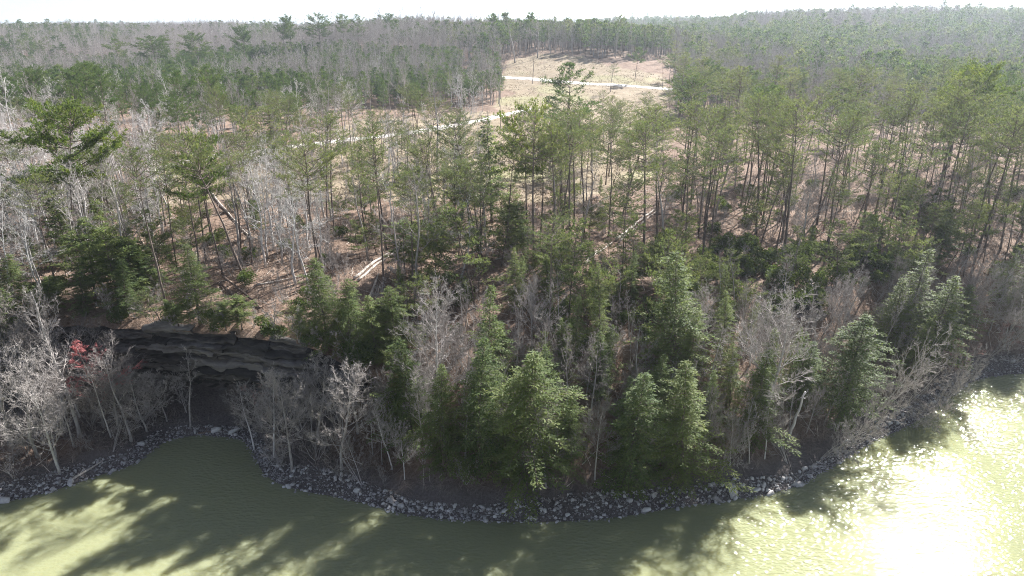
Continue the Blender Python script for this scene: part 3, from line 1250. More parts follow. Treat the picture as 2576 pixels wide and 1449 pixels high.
def width_of(me):
    co = np.empty(len(me.vertices) * 3, np.float32)
    me.vertices.foreach_get('co', co)
    co = co.reshape(-1, 3)
    return float(np.percentile(np.abs(co[:, :2]), 93) * 2 * 1.12), float(co[:, 2].max())


proto('pine', [pine_tree(10 + k, 22, crown=[0.33, 0.40, 0.28, 0.42, 0.36, 0.26, 0.38][k], spread=[0.16, 0.19, 0.17, 0.15, 0.20, 0.21, 0.17][k], nwh=[10, 12, 8, 12, 11, 7, 11][k], curve=[.02, .03, .04, .02, .05, .04, .03][k]) for k in range(7)], 22)
proto('loblolly', [pine_tree(40 + k, 22, crown=[0.5, 0.55, 0.45, 0.6][k], spread=[0.24, 0.2, 0.22, 0.19][k], nwh=13, flat=0.35, asc=0.25, needle=0.42, nw=0.10, per=7, mat=M_LOB, stubs=8, dens=1.15) for k in range(4)], 22)
proto('plantation', [pine_tree(60 + k, 16, crown=0.78, spread=[0.16, 0.18, 0.15][k], nwh=15, flat=0.35, asc=0.2, needle=0.5, nw=0.13, per=5, mat=M_LOB, stubs=3, dens=0.8) for k in range(3)], 16)
proto('umbrella', [pine_tree(80 + k, 12, crown=0.3, spread=0.3, nwh=6, flat=0.05, asc=-0.02, needle=0.3, nw=0.08, per=8, stubs=4, curve=0.07, dens=1.5) for k in range(3)], 12)
proto('round', [pine_tree(95 + k, 20, crown=[0.52, 0.45, 0.5][k], spread=[0.33, 0.26, 0.28][k], nwh=[11, 11, 10][k], flat=0.30, asc=0.0, needle=0.40, nw=0.10, per=8, stubs=8, curve=0.05, dens=1.25, mat=M_ROUND) for k in range(3)], 20)
proto('plated', [pine_tree(90 + k, 14, crown=[0.72, 0.6, 0.8, 0.66][k], spread=[0.26, 0.3, 0.22, 0.27][k], nwh=[12, 11, 14, 12][k], flat=0.10, asc=0.04, needle=0.31, nw=0.09, per=7, stubs=7, curve=0.05, dens=1.35) for k in range(4)], 14)
proto('hemlock', [hemlock(100 + k, 18, rad=[0.2, 0.17, 0.23, 0.19, 0.15][k], nb=[215, 200, 225, 210, 190][k]) for k in range(5)], 18)
proto('cedar', [hemlock(120 + k, 14, rad=[0.2, 0.25, 0.17, 0.28][k], nb=[105, 95, 110, 90][k], low=[0.15, 0.25, 0.12, 0.28][k], power=[0.6, 0.45, 0.7, 0.4][k], droop=0.07, spray=0.38, sw=0.12, gap=0.25, curve=0.03) for k in range(4)], 14)
proto('bare', [bare_tree(200 + k, 18, first=[0.4, 0.3, 0.5, 0.35, 0.45, 0.4, 0.28][k], spread=[0.26, 0.32, 0.22, 0.3, 0.25, 0.3, 0.36][k], nl1=[14, 15, 12, 16, 13, 14, 15][k], up=[.5, .35, .6, .3, .55, .45, .25][k]) for k in range(7)], 18)
proto('pale', [bare_tree(230 + k, 18, first=0.3, spread=0.34, nl1=14, up=0.2, trunk_mat=M_PALEBARK, twig_mat=M_PALEBARK, wander=0.08, tw=0.028) for k in range(3)], 18)
proto('fan', [bare_tree(250 + k, 16, thick=0.8, first=0.28, spread=0.42, nl1=24, up=0.75, dens=1.2, trunk_mat=(M_PALEBARK if k == 0 else M_GREYBARK), wander=0.05) for k in range(3)], 16)
proto('brush', [bare_tree(270 + k, 7, first=0.15, spread=0.4, nl1=9, up=0.5, stems=5, wander=0.08, tw=0.022) for k in range(4)], 7)
proto('leaner', [bare_tree(290 + k, 9, first=0.12, spread=0.5, nl1=17, up=0.35, stems=3, lean=(0.9, -0.35), wander=0.05, tw=0.02, thick=0.5, r0=0.09) for k in range(4)], 9)
proto('redbud', [bare_tree(310, 9, first=0.3, spread=0.36, nl1=11, up=0.3, twig_mat=M_RED, tw=0.04, wander=0.07, dens=1.2)], 9)
proto('redtwig', [bare_tree(320 + k, 8, first=0.15, spread=0.4, nl1=11, up=0.4, stems=3, twig_mat=M_REDTWIG, tw=0.03) for k in range(2)], 8)
proto('shrub', [shrub(400 + k, 2.6, 2.2) for k in range(4)], 2.2)
WID = {k: [width_of(c) for _, c, _ in v] for k, v in PROTO.items()}

NAME = {'pine': 'pine_tree', 'loblolly': 'bushy_pine_tree', 'plantation': 'young_pine_tree', 'umbrella': 'pine_tree', 'round': 'round_headed_pine_tree', 'plated': 'layered_pine_tree', 'hemlock': 'hemlock_tree', 'cedar': 'cedar_tree',
        'bare': 'bare_tree', 'pale': 'white_barked_tree', 'fan': 'spreading_bare_tree', 'brush': 'bare_shrub', 'leaner': 'leaning_shrub', 'redbud': 'maple_tree', 'redtwig': 'red_twig_shrub', 'shrub': 'evergreen_shrub'}
CAT = {'pine_tree': 'tree', 'bare_sapling': 'tree', 'round_headed_pine_tree': 'tree', 'layered_pine_tree': 'tree', 'bushy_pine_tree': 'tree', 'white_barked_tree': 'tree', 'spreading_bare_tree': 'tree', 'young_pine_tree': 'tree', 'hemlock_tree': 'tree', 'cedar_tree': 'tree', 'bare_tree': 'tree', 'bare_shrub': 'shrub', 'leaning_shrub': 'shrub', 'maple_tree': 'tree', 'red_twig_shrub': 'shrub', 'evergreen_shrub': 'shrub'}
PLACED = []      # (object, zone key, description)
TAKEN = []       # (x, y, radius)


def place(kind, p, height, width=None, var=None, rot=None, lean=(0, 0), label=None, zone=None, desc=None):
    pr = PROTO[kind]
    k = int(rng.integers(len(pr))) if var is None else var % len(pr)
    t, c, H = pr[k]
    w0, h0 = WID[kind][k]
    sz = height / h0
    sx = sz if width is None else float(np.clip(width / w0, sz * 0.6, sz * (1.9 if kind not in ('leaner', 'fan', 'bare') else 1.35)))
    nm = 'bare_sapling' if kind == 'bare' and height < 11.0 else NAME[kind]
    o = link(nm, None, loc=(float(p[0]), float(p[1]), float(p[2]) - 0.1), cat=CAT[nm])
    o.scale = (sx, sx, sz)
    rz = float(rng.uniform(0, 6.283)) if rot is None else rot
    o.rotation_mode = 'XYZ'
    q = Euler((lean[1], lean[0], 0)).to_matrix() @ Euler((0, 0, rz)).to_matrix()
    o.rotation_euler = q.to_euler()
    link(t.name.split('.')[0], t, o)
    link(c.name.split('.')[0], c, o)
    if label:
        o['label'] = label
    PLACED.append((o, zone, desc))
    TAKEN.append((float(p[0]), float(p[1])))
    return o


def height_to(p, vtop):
    lo, hi = 0.3, 60.0
    for _ in range(40):
        m = (lo + hi) / 2
        if project((p[0], p[1], p[2] + m))[1] > vtop:
            lo = m
        else:
            hi = m
    return lo


def brink(u, back):
    x = (u - CU) / FPX * 81.0
    y = float(cliff_y(x)) + back
    x = (u - CU) / FPX * (y * CP + (CAM_H - 12.0) * SP)
    z = float(np.interp(x, [-66, -58, -22, -19, -15, -12], [10.9, 11.95, 11.95, 11.1, 10.2, 9.0])) + 0.3
    return np.array((x, float(cliff_y(x)) + back, z))


def on_brink(kind, u, back, vtop, wpx, label, var=None, lean=(0, 0)):
    p = brink(u, back)
    return place(kind, p, height_to(p, vtop), wpx * project(p)[2] / FPX, var, None, lean, label)


def key(kind, u, v, vtop, wpx=None, label=None, var=None, rot=None, lean=(0, 0), zone=None, desc=None):
    p = hit(u, v)
    h = height_to(p, vtop)
    w = None if wpx is None else wpx * project(p)[2] / FPX
    return place(kind, p, h, w, var, rot, lean, label, zone, desc)

# ------------------------------------------------------------------ trees one can point at
K = key
# conical evergreens along the shore
K('hemlock', 1330, 1212, 862, 254, 'largest dark conical hemlock at the middle of the shore', 2)
K('hemlock', 1205, 1205, 842, 130, 'narrow hemlock close beside the largest shore hemlock on its west side', 1)
K('hemlock', 1225, 1090, 707, 119, 'tall slim hemlock rising behind the pale fan-shaped tree, east of it', 4)
K('hemlock', 1040, 1120, 852, 140, 'dark hemlock under the pale fan-shaped tree, west side', 0)
K('hemlock', 1120, 1195, 922, 112, 'dark hemlock under the pale fan-shaped tree, east side', 3)
K('hemlock', 1580, 1236, 927, 156, 'western of the twin hemlocks standing above the stony shore', 1)
K('hemlock', 1715, 1228, 917, 168, 'eastern of the twin hemlocks, its east side lit yellow green', 3)
K('hemlock', 1690, 985, 632, 162, 'tall hemlock standing on the slope behind the twin hemlocks', 0)
K('hemlock', 1890, 1130, 880, 118, 'narrow hemlock between two bare grey trees east of the twin hemlocks', 4)
K('hemlock', 2110, 1050, 792, 200, 'broad round-topped hemlock on the eastern bank', 2)
K('hemlock', 2015, 1020, 850, 90, 'small hemlock tucked against the broad round-topped one', 1)
K('hemlock', 2325, 935, 690, 125, 'pale green hemlock at the eastern bend, front of the row of cones', 3)
K('hemlock', 2275, 870, 625, 110, 'tall pale green hemlock behind the front cone at the eastern bend', 4)
K('hemlock', 2230, 895, 700, 100, 'pale hemlock on the west side of the cones at the eastern bend', 1)
K('hemlock', 2400, 860, 715, 115, 'wide grey-green hemlock last in the row of cones at the bend', 0)
K('hemlock', 2555, 800, 640, 110, 'dark hemlock at the far eastern edge above the water', 2)
on_brink('hemlock', 830, 1.6, 648, 120, 'dark green hemlock standing on the cliff edge above the cove', 3)
on_brink('hemlock', 880, 2.2, 700, 110, 'low bright green hemlock beside the dark one on the cliff edge', 0)
K('hemlock', 1510, 1010, 835, 80, 'slim hemlock low on the slope above the twin hemlocks', 4)
K('hemlock', 1000, 900, 710, 110, 'dark spreading hemlock above the cliff end behind the grey outcrop', 2)
K('hemlock', 25, 1000, 640, 150, 'tall evergreen behind bare trees at the western edge', 1)
K('hemlock', 940, 1010, 800, 90, 'shadowed hemlock beside the end of the cliff', 1)
K('hemlock', 1640, 1110, 880, 100, 'half hidden hemlock rising between the twin hemlocks', 2)
K('hemlock', 1265, 980, 800, 90, 'small hemlock at the foot of the leaf-covered slope', 4)
on_brink('hemlock', 320, 2.2, 650, 110, 'evergreen on the cliff brink above the red-budded maple', 3)
on_brink('plated', 405, 1.2, 720, 110, 'soft evergreen on the cliff brink west of the broad one', 0)
on_brink('hemlock', 945, 2.5, 735, 100, 'dark hemlock at the eastern end of the cliff brink', 1)
on_brink('bare', 690, 1.2, 720, 110, 'small bare tree hanging over the middle of the cliff', 3, lean=(0.1, 0.2))
on_brink('bare', 570, 0.8, 760, 110, 'bare sapling hanging over the cliff beside the broad evergreen', 5, lean=(-0.1, 0.3))
K('fan', 300, 1075, 835, 160, 'spreading bare tree in front of the cliff west of the cove', 2)
K('bare', 480, 1075, 880, 120, 'slim bare tree before the dark cave', 2)
K('fan', 800, 1110, 880, 150, 'spreading bare tree in front of the eastern cliff end', 1)
K('bare', 900, 1090, 850, 120, 'slim bare tree beneath the eastern cliff end', 6)
on_brink('hemlock', 760, 1.0, 770, 85, 'small dark hemlock on the cliff brink just west of the tall one', 0)
on_brink('shrub', 905, 1.0, 850, 80, 'leafy bush at the sloping end of the cliff', 1)
on_brink('shrub', 800, 0.6, 830, 70, 'leafy bush under the dark hemlock on the cliff edge', 2)
on_brink('shrub', 700, 0.5, 815, 60, 'leafy bush on the brink below the leaning dark trunk', 3)
on_brink('cedar', 450, 0.8, 745, 80, 'ragged young evergreen on the brink west of the broad one', 2)
on_brink('cedar', 570, 0.8, 755, 80, 'ragged young evergreen on the brink east of the broad one', 0)
on_brink('hemlock', 45, 2.5, 640, 120, 'soft evergreen at the western edge above the cliff', 2)
on_brink('cedar', 130, 1.8, 690, 110, 'young evergreen above the cliff, second from the western edge', 1)
on_brink('hemlock', 215, 1.6, 665, 100, 'young evergreen above the cliff behind the dark-trunked bare tree', 4)
K('fan', 55, 1030, 700, 200, 'silvery wide-crowned bare tree at the western edge', 2)
K('fan', 165, 1040, 735, 190, 'silvery wide-crowned bare tree second from the western edge', 0)
K('fan', 370, 1085, 905, 150, 'low tangled bare tree at the west corner of the cove', 1)
K('fan', 690, 1150, 930, 190, 'wide tangled bare tree hanging over the cove from the point', 0)
# looser evergreens
on_brink('hemlock', 505, 1.6, 605, 180, 'broad soft evergreen on the cliff top above the cove', 1)
on_brink('cedar', 610, 1.4, 740, 90, 'small green evergreen beside the leaning dark trunk', 3)
K('cedar', 240, 745, 545, 110, 'evergreen with dark boughs in the western thicket, front', 0)
K('cedar', 300, 775, 560, 110, 'evergreen with rounded top in the western thicket', 3)
K('cedar', 345, 800, 600, 105, 'tallest lower evergreen of the western thicket', 1)
K('cedar', 390, 745, 590, 90, 'eastern evergreen of the western thicket', 2)
K('cedar', 180, 665, 480, 90, 'evergreen behind the western thicket near the big round pine', 2)
K('cedar', 280, 680, 500, 80, 'thin evergreen behind the western thicket', 0)
K('cedar', 1237, 560, 292, 95, 'dark conical cedar standing tall in front of the tan field', 2)
K('cedar', 2360, 660, 535, 70, 'small rounded cedar on the eastern slope top', 0)
K('plated', 2105, 720, 548, 110, 'pale layered evergreen above the outcrop on the eastern slope', 3)
K('plated', 1450, 690, 575, 85, 'column of dark foliage among the middle pines', 2)
K('plated', 1050, 560, 400, 100, 'loose evergreen in front of the field, west of the conical cedar', 1)
K('cedar', 1165, 535, 400, 80, 'thin evergreen just west of the conical cedar', 0)
K('plated', 905, 575, 420, 85, 'young evergreen at the field edge behind the double log', 3)
K('cedar', 690, 395, 240, 70, 'dark evergreen standing on the gravel road, west end', 2)
K('cedar', 1020, 690, 545, 90, 'dark evergreen west of the wide yellow-green pine', 3)
K('cedar', 1300, 640, 500, 80, 'grey-green evergreen between wide pine and dark trunk', 0)
# named pines
K('round', 190, 640, 226, 245, 'big round-headed pine on the west side, with bare lower limbs', 0, lean=(-0.04, 0))
K('round', 560, 693, 308, 130, 'tall pine with bright bushy top rising over the bright fallen log', 1, lean=(-0.05, 0))
K('round', 1329, 640, 232, 140, 'tall pine with dark open crown in front of the gravel road', 1)
K('loblolly', 1425, 430, 152, 125, 'dense pine in the middle of the tan field', 3)
K('round', 2440, 470, 134, 165, 'high round-crowned pine above the eastern woods', 0)
K('plated', 1195, 775, 498, 205, 'wide yellow-green pine at the centre above the pale fan tree', 4)
K('plated', 1095, 740, 525, 130, 'yellow-green pine just west of the wide one at the centre', 1)
K('pine', 1378, 833, 530, 150, 'dark-trunked pine on the leaf-covered slope casting long shadows', 5)
K('plated', 1430, 800, 535, 120, 'slightly leaning pine east of the dark-trunked pine on the slope', 3, lean=(0.05, 0))
K('umbrella', 1558, 803, 640, 105, 'small umbrella-shaped pine with curved trunk on the lower slope', 0)
K('umbrella', 1470, 853, 655, 95, 'leaning slender pine beside the small umbrella pine', 1, lean=(0.10, 0))
K('plated', 1700, 860, 572, 130, 'flat-topped layered pine above the tall slope hemlock', 2)
K('plated', 2235, 730, 490, 145, 'layered pine with tilted plates above the eastern hemlocks', 4)
on_brink('pine', 427, 2.0, 345, 110, 'tall straight pine at the cliff top, base at the cliff edge', 2)
K('pine', 447, 686, 370, 80, 'thin pine behind the tall straight one at the cliff top', 0)
K('pine', 965, 733, 330, 110, 'tall pine standing over the double fallen logs', 6)
K('pine', 1535, 232, 158, 34, 'lone small pine beside the upper gravel road', 0)
K('pine', 585, 430, 200, 90, 'olive rounded pine behind the bushy-topped pine on the west side', 4)
# bare trees
K('fan', 1100, 1085, 698, 215, 'pale fan-shaped bare tree at the front centre', 0)
K('bare', 200, 1100, 712, 190, 'dark-trunked bare tree standing in the shadow west of the cove', 1)
K('bare', 70, 980, 690, 190, 'many-branched pale bare tree at the western edge', 6)
K('fan', 95, 1150, 850, 190, 'drooping grey bare tree low on the western bank', 1)
K('fan', 735, 1185, 935, 230, 'bushy grey bare tree on the point beside the cove', 2)
K('leaner', 915, 1222, 1030, 210, 'white-trunked bare tree leaning west over the stony point', 0, rot=math.radians(165))
K('fan', 1905, 1090, 715, 200, 'pale spreading bare tree on the shaded slope, east half', 1)
K('bare', 1770, 1030, 815, 150, 'grey bare tree between the tall slope hemlock and the narrow hemlock', 3)
K('bare', 1480, 1090, 865, 130, 'grey bare tree between the largest hemlock and the twin hemlocks', 5)
K('bare', 2050, 930, 760, 120, 'bare tree in front of the grey rock ledge', 6)
K('pale', 743, 716, 440, 130, 'chalk-white bare tree with heavy crooked limbs', 0)
K('pale', 779, 720, 420, 110, 'white-barked bare tree just east of the crooked-limbed one', 1)
K('bare', 1102, 460, 182, 95, 'tall pale bare tree west of the conical cedar', 2)
K('bare', 1015, 312, 155, 75, 'bare tree with curved trunk beside the gravel road', 4)
K('bare', 992, 462, 262, 95, 'dark forked bare tree on the tan field', 1)
K('pale', 1170, 420, 175, 70, 'thin pale bare tree in front of the gravel road bend', 2)
K('bare', 1296, 158, 18, 48, 'taller of the two skyline bare trees at the hill top, west one', 2)
K('bare', 1352, 146, 20, 44, 'eastern of the two skyline bare trees at the hill top', 0)
K('bare', 820, 420, 190, 110, 'broad grey bare tree behind the gravel road', 3)
K('pale', 400, 520, 240, 110, 'white spreading bare tree between the two west-side pines', 0)
K('pale', 90, 470, 175, 110, 'white bare tree above the big round-headed pine', 1)
K('redbud', 262, 1075, 852, 150, 'small maple with bright red buds in the shadow by the cove', 0)
K('redtwig', 2412, 965, 850, 80, 'pink-tinged bare shrub above the water at the eastern bend', 0)
K('redtwig', 2530, 880, 780, 80, 'pink-tinged bare shrub at the far eastern bank', 1)
K('redtwig', 655, 1060, 955, 80, 'reddish bare shrub beside the cove', 0)
K('redtwig', 1625, 600, 540, 60, 'rusty bare shrub by the double pale logs', 1)
for i, (u, v, t, w, r) in enumerate([(2180, 1050, 830, 150, -20), (2240, 1040, 880, 140, -10), (2130, 1120, 960, 130, -35), (2060, 1150, 1010, 130, -15), (2330, 1040, 930, 120, 5), (2200, 860, 690, 130, 10),
                                     (1985, 1170, 1040, 110, 160), (2290, 1075, 990, 110, -25), (2380, 1000, 900, 110, 0), (2430, 790, 650, 130, 5), (2480, 900, 760, 120, 15), (2540, 800, 640, 120, 0), (1800, 1190, 1060, 100, 10), (470, 1040, 950, 110, 150), (350, 1060, 960, 130, 30), (280, 1140, 1030, 120, 100)]):
    K('leaner', u, v, t - 35, w * 1.35, rot=math.radians(r), zone='leaning bare shrub on the bank', desc='leaning grey bare shrub', var=i)


K('bare', 25, 1120, 770, 170, 'pale bare tree at the western edge below the cliff line', 5)
K('fan', 150, 1190, 930, 170, 'rounded grey bare tree by the western waterline', 0)
K('bare', 330, 1110, 890, 150, 'thin grey bare tree standing before the dark cliff, west of the cove', 1)
K('bare', 420, 1060, 925, 120, 'small bare tree at the inner corner of the cove', 3)
K('fan', 640, 1130, 960, 150, 'pinkish grey bare tree at the cove mouth', 0)
K('fan', 860, 1180, 900, 170, 'dense grey bare tree between the cove point and the dark hemlocks', 1)
for i, (u, yd, vt, w) in enumerate([(705, 470, 26, 40), (803, 470, 11, 62), (862, 480, 31, 36), (900, 500, 34, 40), (610, 430, 50, 60), (490, 420, 75, 70), (380, 400, 85, 90), (285, 400, 95, 60), (980, 520, 30, 40), (730, 480, 30, 40), (2210, 700, 33, 36), (2250, 700, 34, 40), (2290, 700, 36, 36), (2560, 560, 30, 60)]):
    d_ = ray(u, 75.0)
    X_ = d_[0] / d_[1] * yd
    g_ = tz(X_, yd)
    p_ = (X_, yd, g_)
    place('loblolly', p_, min(max(height_to(p_, vt), 12), 30), w * project(p_)[2] / FPX, var=i, zone='standing up from the far skyline woods', desc='dark round-topped pine')
for i, (u, yd, vt, w) in enumerate([(1040, 430, 38, 50), (1085, 420, 22, 50), (1130, 440, 35, 46), (1205, 420, 40, 44), (760, 450, 34, 44), (1400, 520, 42, 40), (1530, 620, 36, 40), (1555, 640, 40, 36), (1440, 540, 50, 40), (1680, 560, 62, 44), (1000, 440, 48, 44), (1160, 430, 45, 40)]):
    d_ = ray(u, 75.0)
    X_ = d_[0] / d_[1] * yd
    p_ = (X_, yd, tz(X_, yd))
    place('bare', p_, min(max(height_to(p_, vt), 12), 30), w * project(p_)[2] / FPX, var=i, zone='reaching above the far skyline woods', desc='tall grey bare tree')


for i, u_ in enumerate(range(215, 960, 34)):
    x_ = (u_ - CU) / FPX * 78.5
    y_ = float(cliff_y(x_)) + 1.6 + 0.9 * math.sin(u_)
    z_ = float(np.interp(x_, [-66, -58, -22, -19, -15, -12], [10.9, 11.95, 11.95, 11.1, 10.2, 9.0])) + 0.15
    place(('brush', 'shrub', 'brush', 'plated')[i % 4], (x_, y_, z_), (4.6, 2.2, 3.6, 4.2)[i % 4] * (0.8 + 0.4 * rng.random()), zone='along the brink of the cliff', desc=('bare grey bush', 'broadleaf evergreen bush', 'bare grey bush', 'low layered pine')[i % 4], lean=(0.1 * rng.normal(), 0.15))


# ------------------------------------------------------------------ snags, poles and fallen logs
def snag(u, v, vtop, du, label, mat=M_PALEBARK, r=0.16, stubs=7, name='dead_snag'):
    p = hit(u, v)
    h = height_to(p, vtop)
    dx = du * project(p)[2] / FPX
    R = np.random.default_rng(int(u * 7 + v))
    tr, st = Acc(), Acc()
    K_ = 9
    f = np.linspace(0, 1, K_)
    pts = np.stack([dx * f + 0.05 * R.normal(size=K_), 0.05 * R.normal(size=K_), -0.3 + (h + 0.3) * f], 1)
    tube(tr, pts, r * (1 - 0.55 * f), 7, R.random(), rough=0.2)
    root = link(name, None, loc=tuple(map(float, p)), label=label, cat='dead tree', group='dead standing trunks')
    link('trunk', tr.mesh('trunk', mat, smooth=True), root)
    for k in range(stubs):
        q = pts[R.integers(3, K_)]
        a = R.uniform(0, 6.28)
        b = grow(R, q, (math.cos(a), math.sin(a), 0.5), R.uniform(0.4, 1.6), 3, 0.15, 0.02)
        prisms(st, b[:-1], b[1:], [0.035, 0.028, 0.02], [0.028, 0.02, 0.01], 3)
    if stubs:
        link('broken_limb', st.mesh('broken_limb', mat), root)
    return root


snag(1982, 1105, 985, 24, 'pale dead trunk leaning over the eastern bank among bare shrubs', r=0.2)
snag(1055, 452, 375, -3, 'broken dead trunk standing on the tan field', M_PINEBARK, 0.3, 2)
snag(1050, 440, 255, -5, 'thin dead pole standing beside the broken trunk on the field', M_PINEBARK, 0.11, 6)
snag(1080, 420, 265, 2, 'second thin dead pole on the field, east of the broken trunk', M_PINEBARK, 0.1, 4)
snag(1340, 210, 132, 3, 'thin dead pole on the grassy hill by the upper road', M_PINEBARK, 0.16, 2)
snag(1259, 330, 245, 2, 'thin dead pole below the gravel road bend', M_PINEBARK, 0.12, 2)
snag(1560, 800, 690, -6, 'short bare stem beside the umbrella pine', M_GREYBARK, 0.1, 5)
snag(1940, 1040, 860, 18, 'straight grey dead stem on the shaded slope behind the narrow hemlock', M_GREYBARK, 0.12, 6)
snag(2250, 640, 470, 22, 'thin grey dead stem in the eastern pine stand', M_GREYBARK, 0.12, 6)


def log(u0, v0, u1, v1, r, label, mat=M_LOG, lift=0.0):
    a = hit(u0, v0)
    b = hit(u1, v1)
    L = np.linalg.norm(b - a)
    n = max(int(L / 0.8), 4)
    f = np.linspace(0, 1, n)
    x = a[0] + (b[0] - a[0]) * f
    y = a[1] + (b[1] - a[1]) * f
    g = terrain(x, y)
    z = np.maximum(a[2] + (b[2] - a[2]) * f, g) * 0.5 + g * 0.5 + r * 0.7 + lift
    pts = np.stack([x, y, z], 1)
    c = pts.mean(0)
    R = np.random.default_rng(int(u0 + v1))
    r = r * 0.95
    tr, st = Acc(), Acc()
    tube(tr, pts - c, r * (1 - 0.45 * f), 8, R.random(), rough=0.15)
    for q_ in pts[::2]:
        for back in (0, 2.5, 5.0):
            TAKEN.append((float(q_[0]), float(q_[1] - back)))
    root = link('fallen_log', None, loc=tuple(map(float, c)), label=label, cat='log', group='fallen logs')
    link('trunk', tr.mesh('trunk', mat, smooth=True), root)
    for k in range(max(2, int(L / 2.5))):
        q = pts[R.integers(1, n - 1)] - c
        bb = grow(R, q, (R.normal(), R.normal(), 0.9), R.uniform(0.3, 1.1), 2, 0.15, 0.0)
        prisms(st, bb[:-1], bb[1:], [0.04, 0.03], [0.03, 0.012], 3)
    link('broken_limb', st.mesh('broken_limb', mat), root)


log(527, 483, 633, 606, 0.24, 'long bright fallen log lying between tall trunks, west half')
log(892, 703, 1003, 622, 0.24, 'upper of the two parallel logs in the middle')
log(900, 708, 1008, 626, 0.2, 'lower of the two parallel logs in the middle')
log(926, 760, 953, 690, 0.2, 'short pale log below the two parallel logs')
log(563, 706, 680, 813, 0.2, 'dark fallen trunk sloping down to the cliff edge', M_DARKLOG, 0.5)
log(1550, 606, 1645, 530, 0.28, 'upper of the double pale logs east of centre')
log(1558, 610, 1652, 533, 0.2, 'lower of the double pale logs east of centre')
log(1470, 668, 1502, 632, 0.2, 'short pale log end below the double pale logs')
log(1449, 537, 1692, 541, 0.22, 'long log lying straight across behind the middle trunks', M_DARKLOG)
log(1480, 655, 1540, 612, 0.18, 'thin log continuing down from the double pale logs')
log(520, 628, 640, 606, 0.16, 'thin dark log on the leaves near the bright one', M_DARKLOG)
log(620, 740, 740, 660, 0.16, 'thin branch log crossing the leaf slope', M_DARKLOG)
log(640, 720, 780, 690, 0.14, 'slender fallen stem west of the white-barked trees', M_LOG)
log(860, 606, 920, 604, 0.2, 'dark log behind the parallel logs', M_DARKLOG)
log(1200, 870, 1300, 800, 0.16, 'dark stick log on the open leaf slope', M_DARKLOG)
log(380, 778, 440, 782, 0.15, 'dark stub log at the cliff top', M_DARKLOG)
log(2100, 590, 2180, 592, 0.16, 'pale log across the eastern stand floor', M_LOG)
log(2040, 1178, 2066, 1158, 0.1, 'driftwood stick on the eastern stones', M_LOG)
log(170, 1215, 260, 1160, 0.14, 'pale driftwood pole on the western bank', M_LOG)
log(1120, 312, 1225, 294, 0.16, 'dark log lying along the gravel road', M_DARKLOG)
log(500, 1092, 560, 1082, 0.14, 'drift log lying over the mouth of the dark cove', M_DARKLOG)

# ------------------------------------------------------------------ the woods between, zone by zone
def scatter(kinds, poly, n, hr, zone, desc, min_d=2.5, keep_off=None, wr=None, lean=None, tries=40, edge_min=1.2):
    """n trees with their feet inside a picture-space outline of the ground"""
    got = 0
    us = [p[0] for p in poly]
    vs_ = [p[1] for p in poly]
    ks = [k for k, _ in kinds]
    pr = np.array([w for _, w in kinds], float)
    pr /= pr.sum()
    wp = np.array([hit(u, v)[:2] for u, v in poly])
    x0, x1, y0, y1 = wp[:, 0].min(), wp[:, 0].max(), wp[:, 1].min(), wp[:, 1].max()
    cx = rng.uniform(x0, x1, n * tries)
    cyy = rng.uniform(y0, y1, n * tries)
    ok = in_poly(cx, cyy, wp)
    cx, cyy = cx[ok], cyy[ok]
    cz = terrain(cx, cyy)
    cd = shore_dist(cx, cyy)
    T = np.array(TAKEN) if TAKEN else np.zeros((0, 2))
    mine = []
    for x, y, z, d in zip(cx, cyy, cz, cd):
        if got >= n:
            break
        if d < edge_min:
            continue
        if len(T) and ((T[:, 0] - x) ** 2 + (T[:, 1] - y) ** 2).min() < (min_d * 0.7) ** 2:
            continue
        if any((a - x) ** 2 + (b - y) ** 2 < min_d ** 2 for a, b in mine):
            continue
        k = ks[int(rng.choice(len(ks), p=pr))]
        h = rng.uniform(*hr[k])
        w = None
        if wr:
            w = h * rng.uniform(*wr)
        ln = (rng.normal() * 0.03, rng.normal() * 0.03) if lean is None else (lean[0] + rng.normal() * 0.04, lean[1] + rng.normal() * 0.04)
        place(k, (x, y, z), h, w, lean=ln, zone=zone, desc=('grey bare sapling' if k == 'bare' and h < 11.0 else desc.get(k)) if isinstance(desc, dict) else desc)
        mine.append((x, y))
        got += 1
    return got


HR = {'plated': (5, 11), 'pine': (13.5, 25), 'loblolly': (15, 22), 'plantation': (8, 13), 'umbrella': (7, 12), 'hemlock': (9, 16), 'cedar': (5, 10), 'bare': (12, 20), 'pale': (11, 18), 'fan': (8, 13),
      'brush': (2.5, 5.5), 'leaner': (3, 6), 'redtwig': (3, 5), 'shrub': (1.2, 2.6)}
D = {'plated': 'low layered pine', 'pine': 'slim pine', 'loblolly': 'bushy dark pine', 'plantation': 'young pine', 'umbrella': 'small flat-topped pine', 'hemlock': 'hemlock', 'cedar': 'small evergreen', 'bare': 'grey bare tree', 'pale': 'whitish bare tree',
     'fan': 'fan-shaped bare tree', 'brush': 'bare grey bush', 'leaner': 'leaning bare shrub', 'redtwig': 'reddish bare shrub', 'shrub': 'broadleaf evergreen bush'}

# east stand of tall pines
scatter([('pine', 8), ('bare', 1.0)], [(1680, 720), (1690, 560), (1760, 520), (2000, 505), (2300, 520), (2576, 540), (2720, 700), (2500, 690), (2250, 680), (2000, 720)], 66, HR, 'in front row of the east pine stand', D, 2.6)
scatter([('pine', 6), ('bare', 3.0), ('loblolly', .5)], [(1700, 555), (1710, 420), (2000, 395), (2400, 400), (2650, 430), (2700, 540), (2300, 515), (1950, 505)], 72, HR, 'in middle of the east pine stand', D, 3.2)
scatter([('pine', 4), ('bare', 4.5), ('loblolly', 1.5)], [(1690, 400), (1680, 300), (1900, 285), (2300, 290), (2700, 300), (2720, 425), (2400, 395), (2000, 390)], 90, HR, 'at back of the east pine stand', D, 4.0)
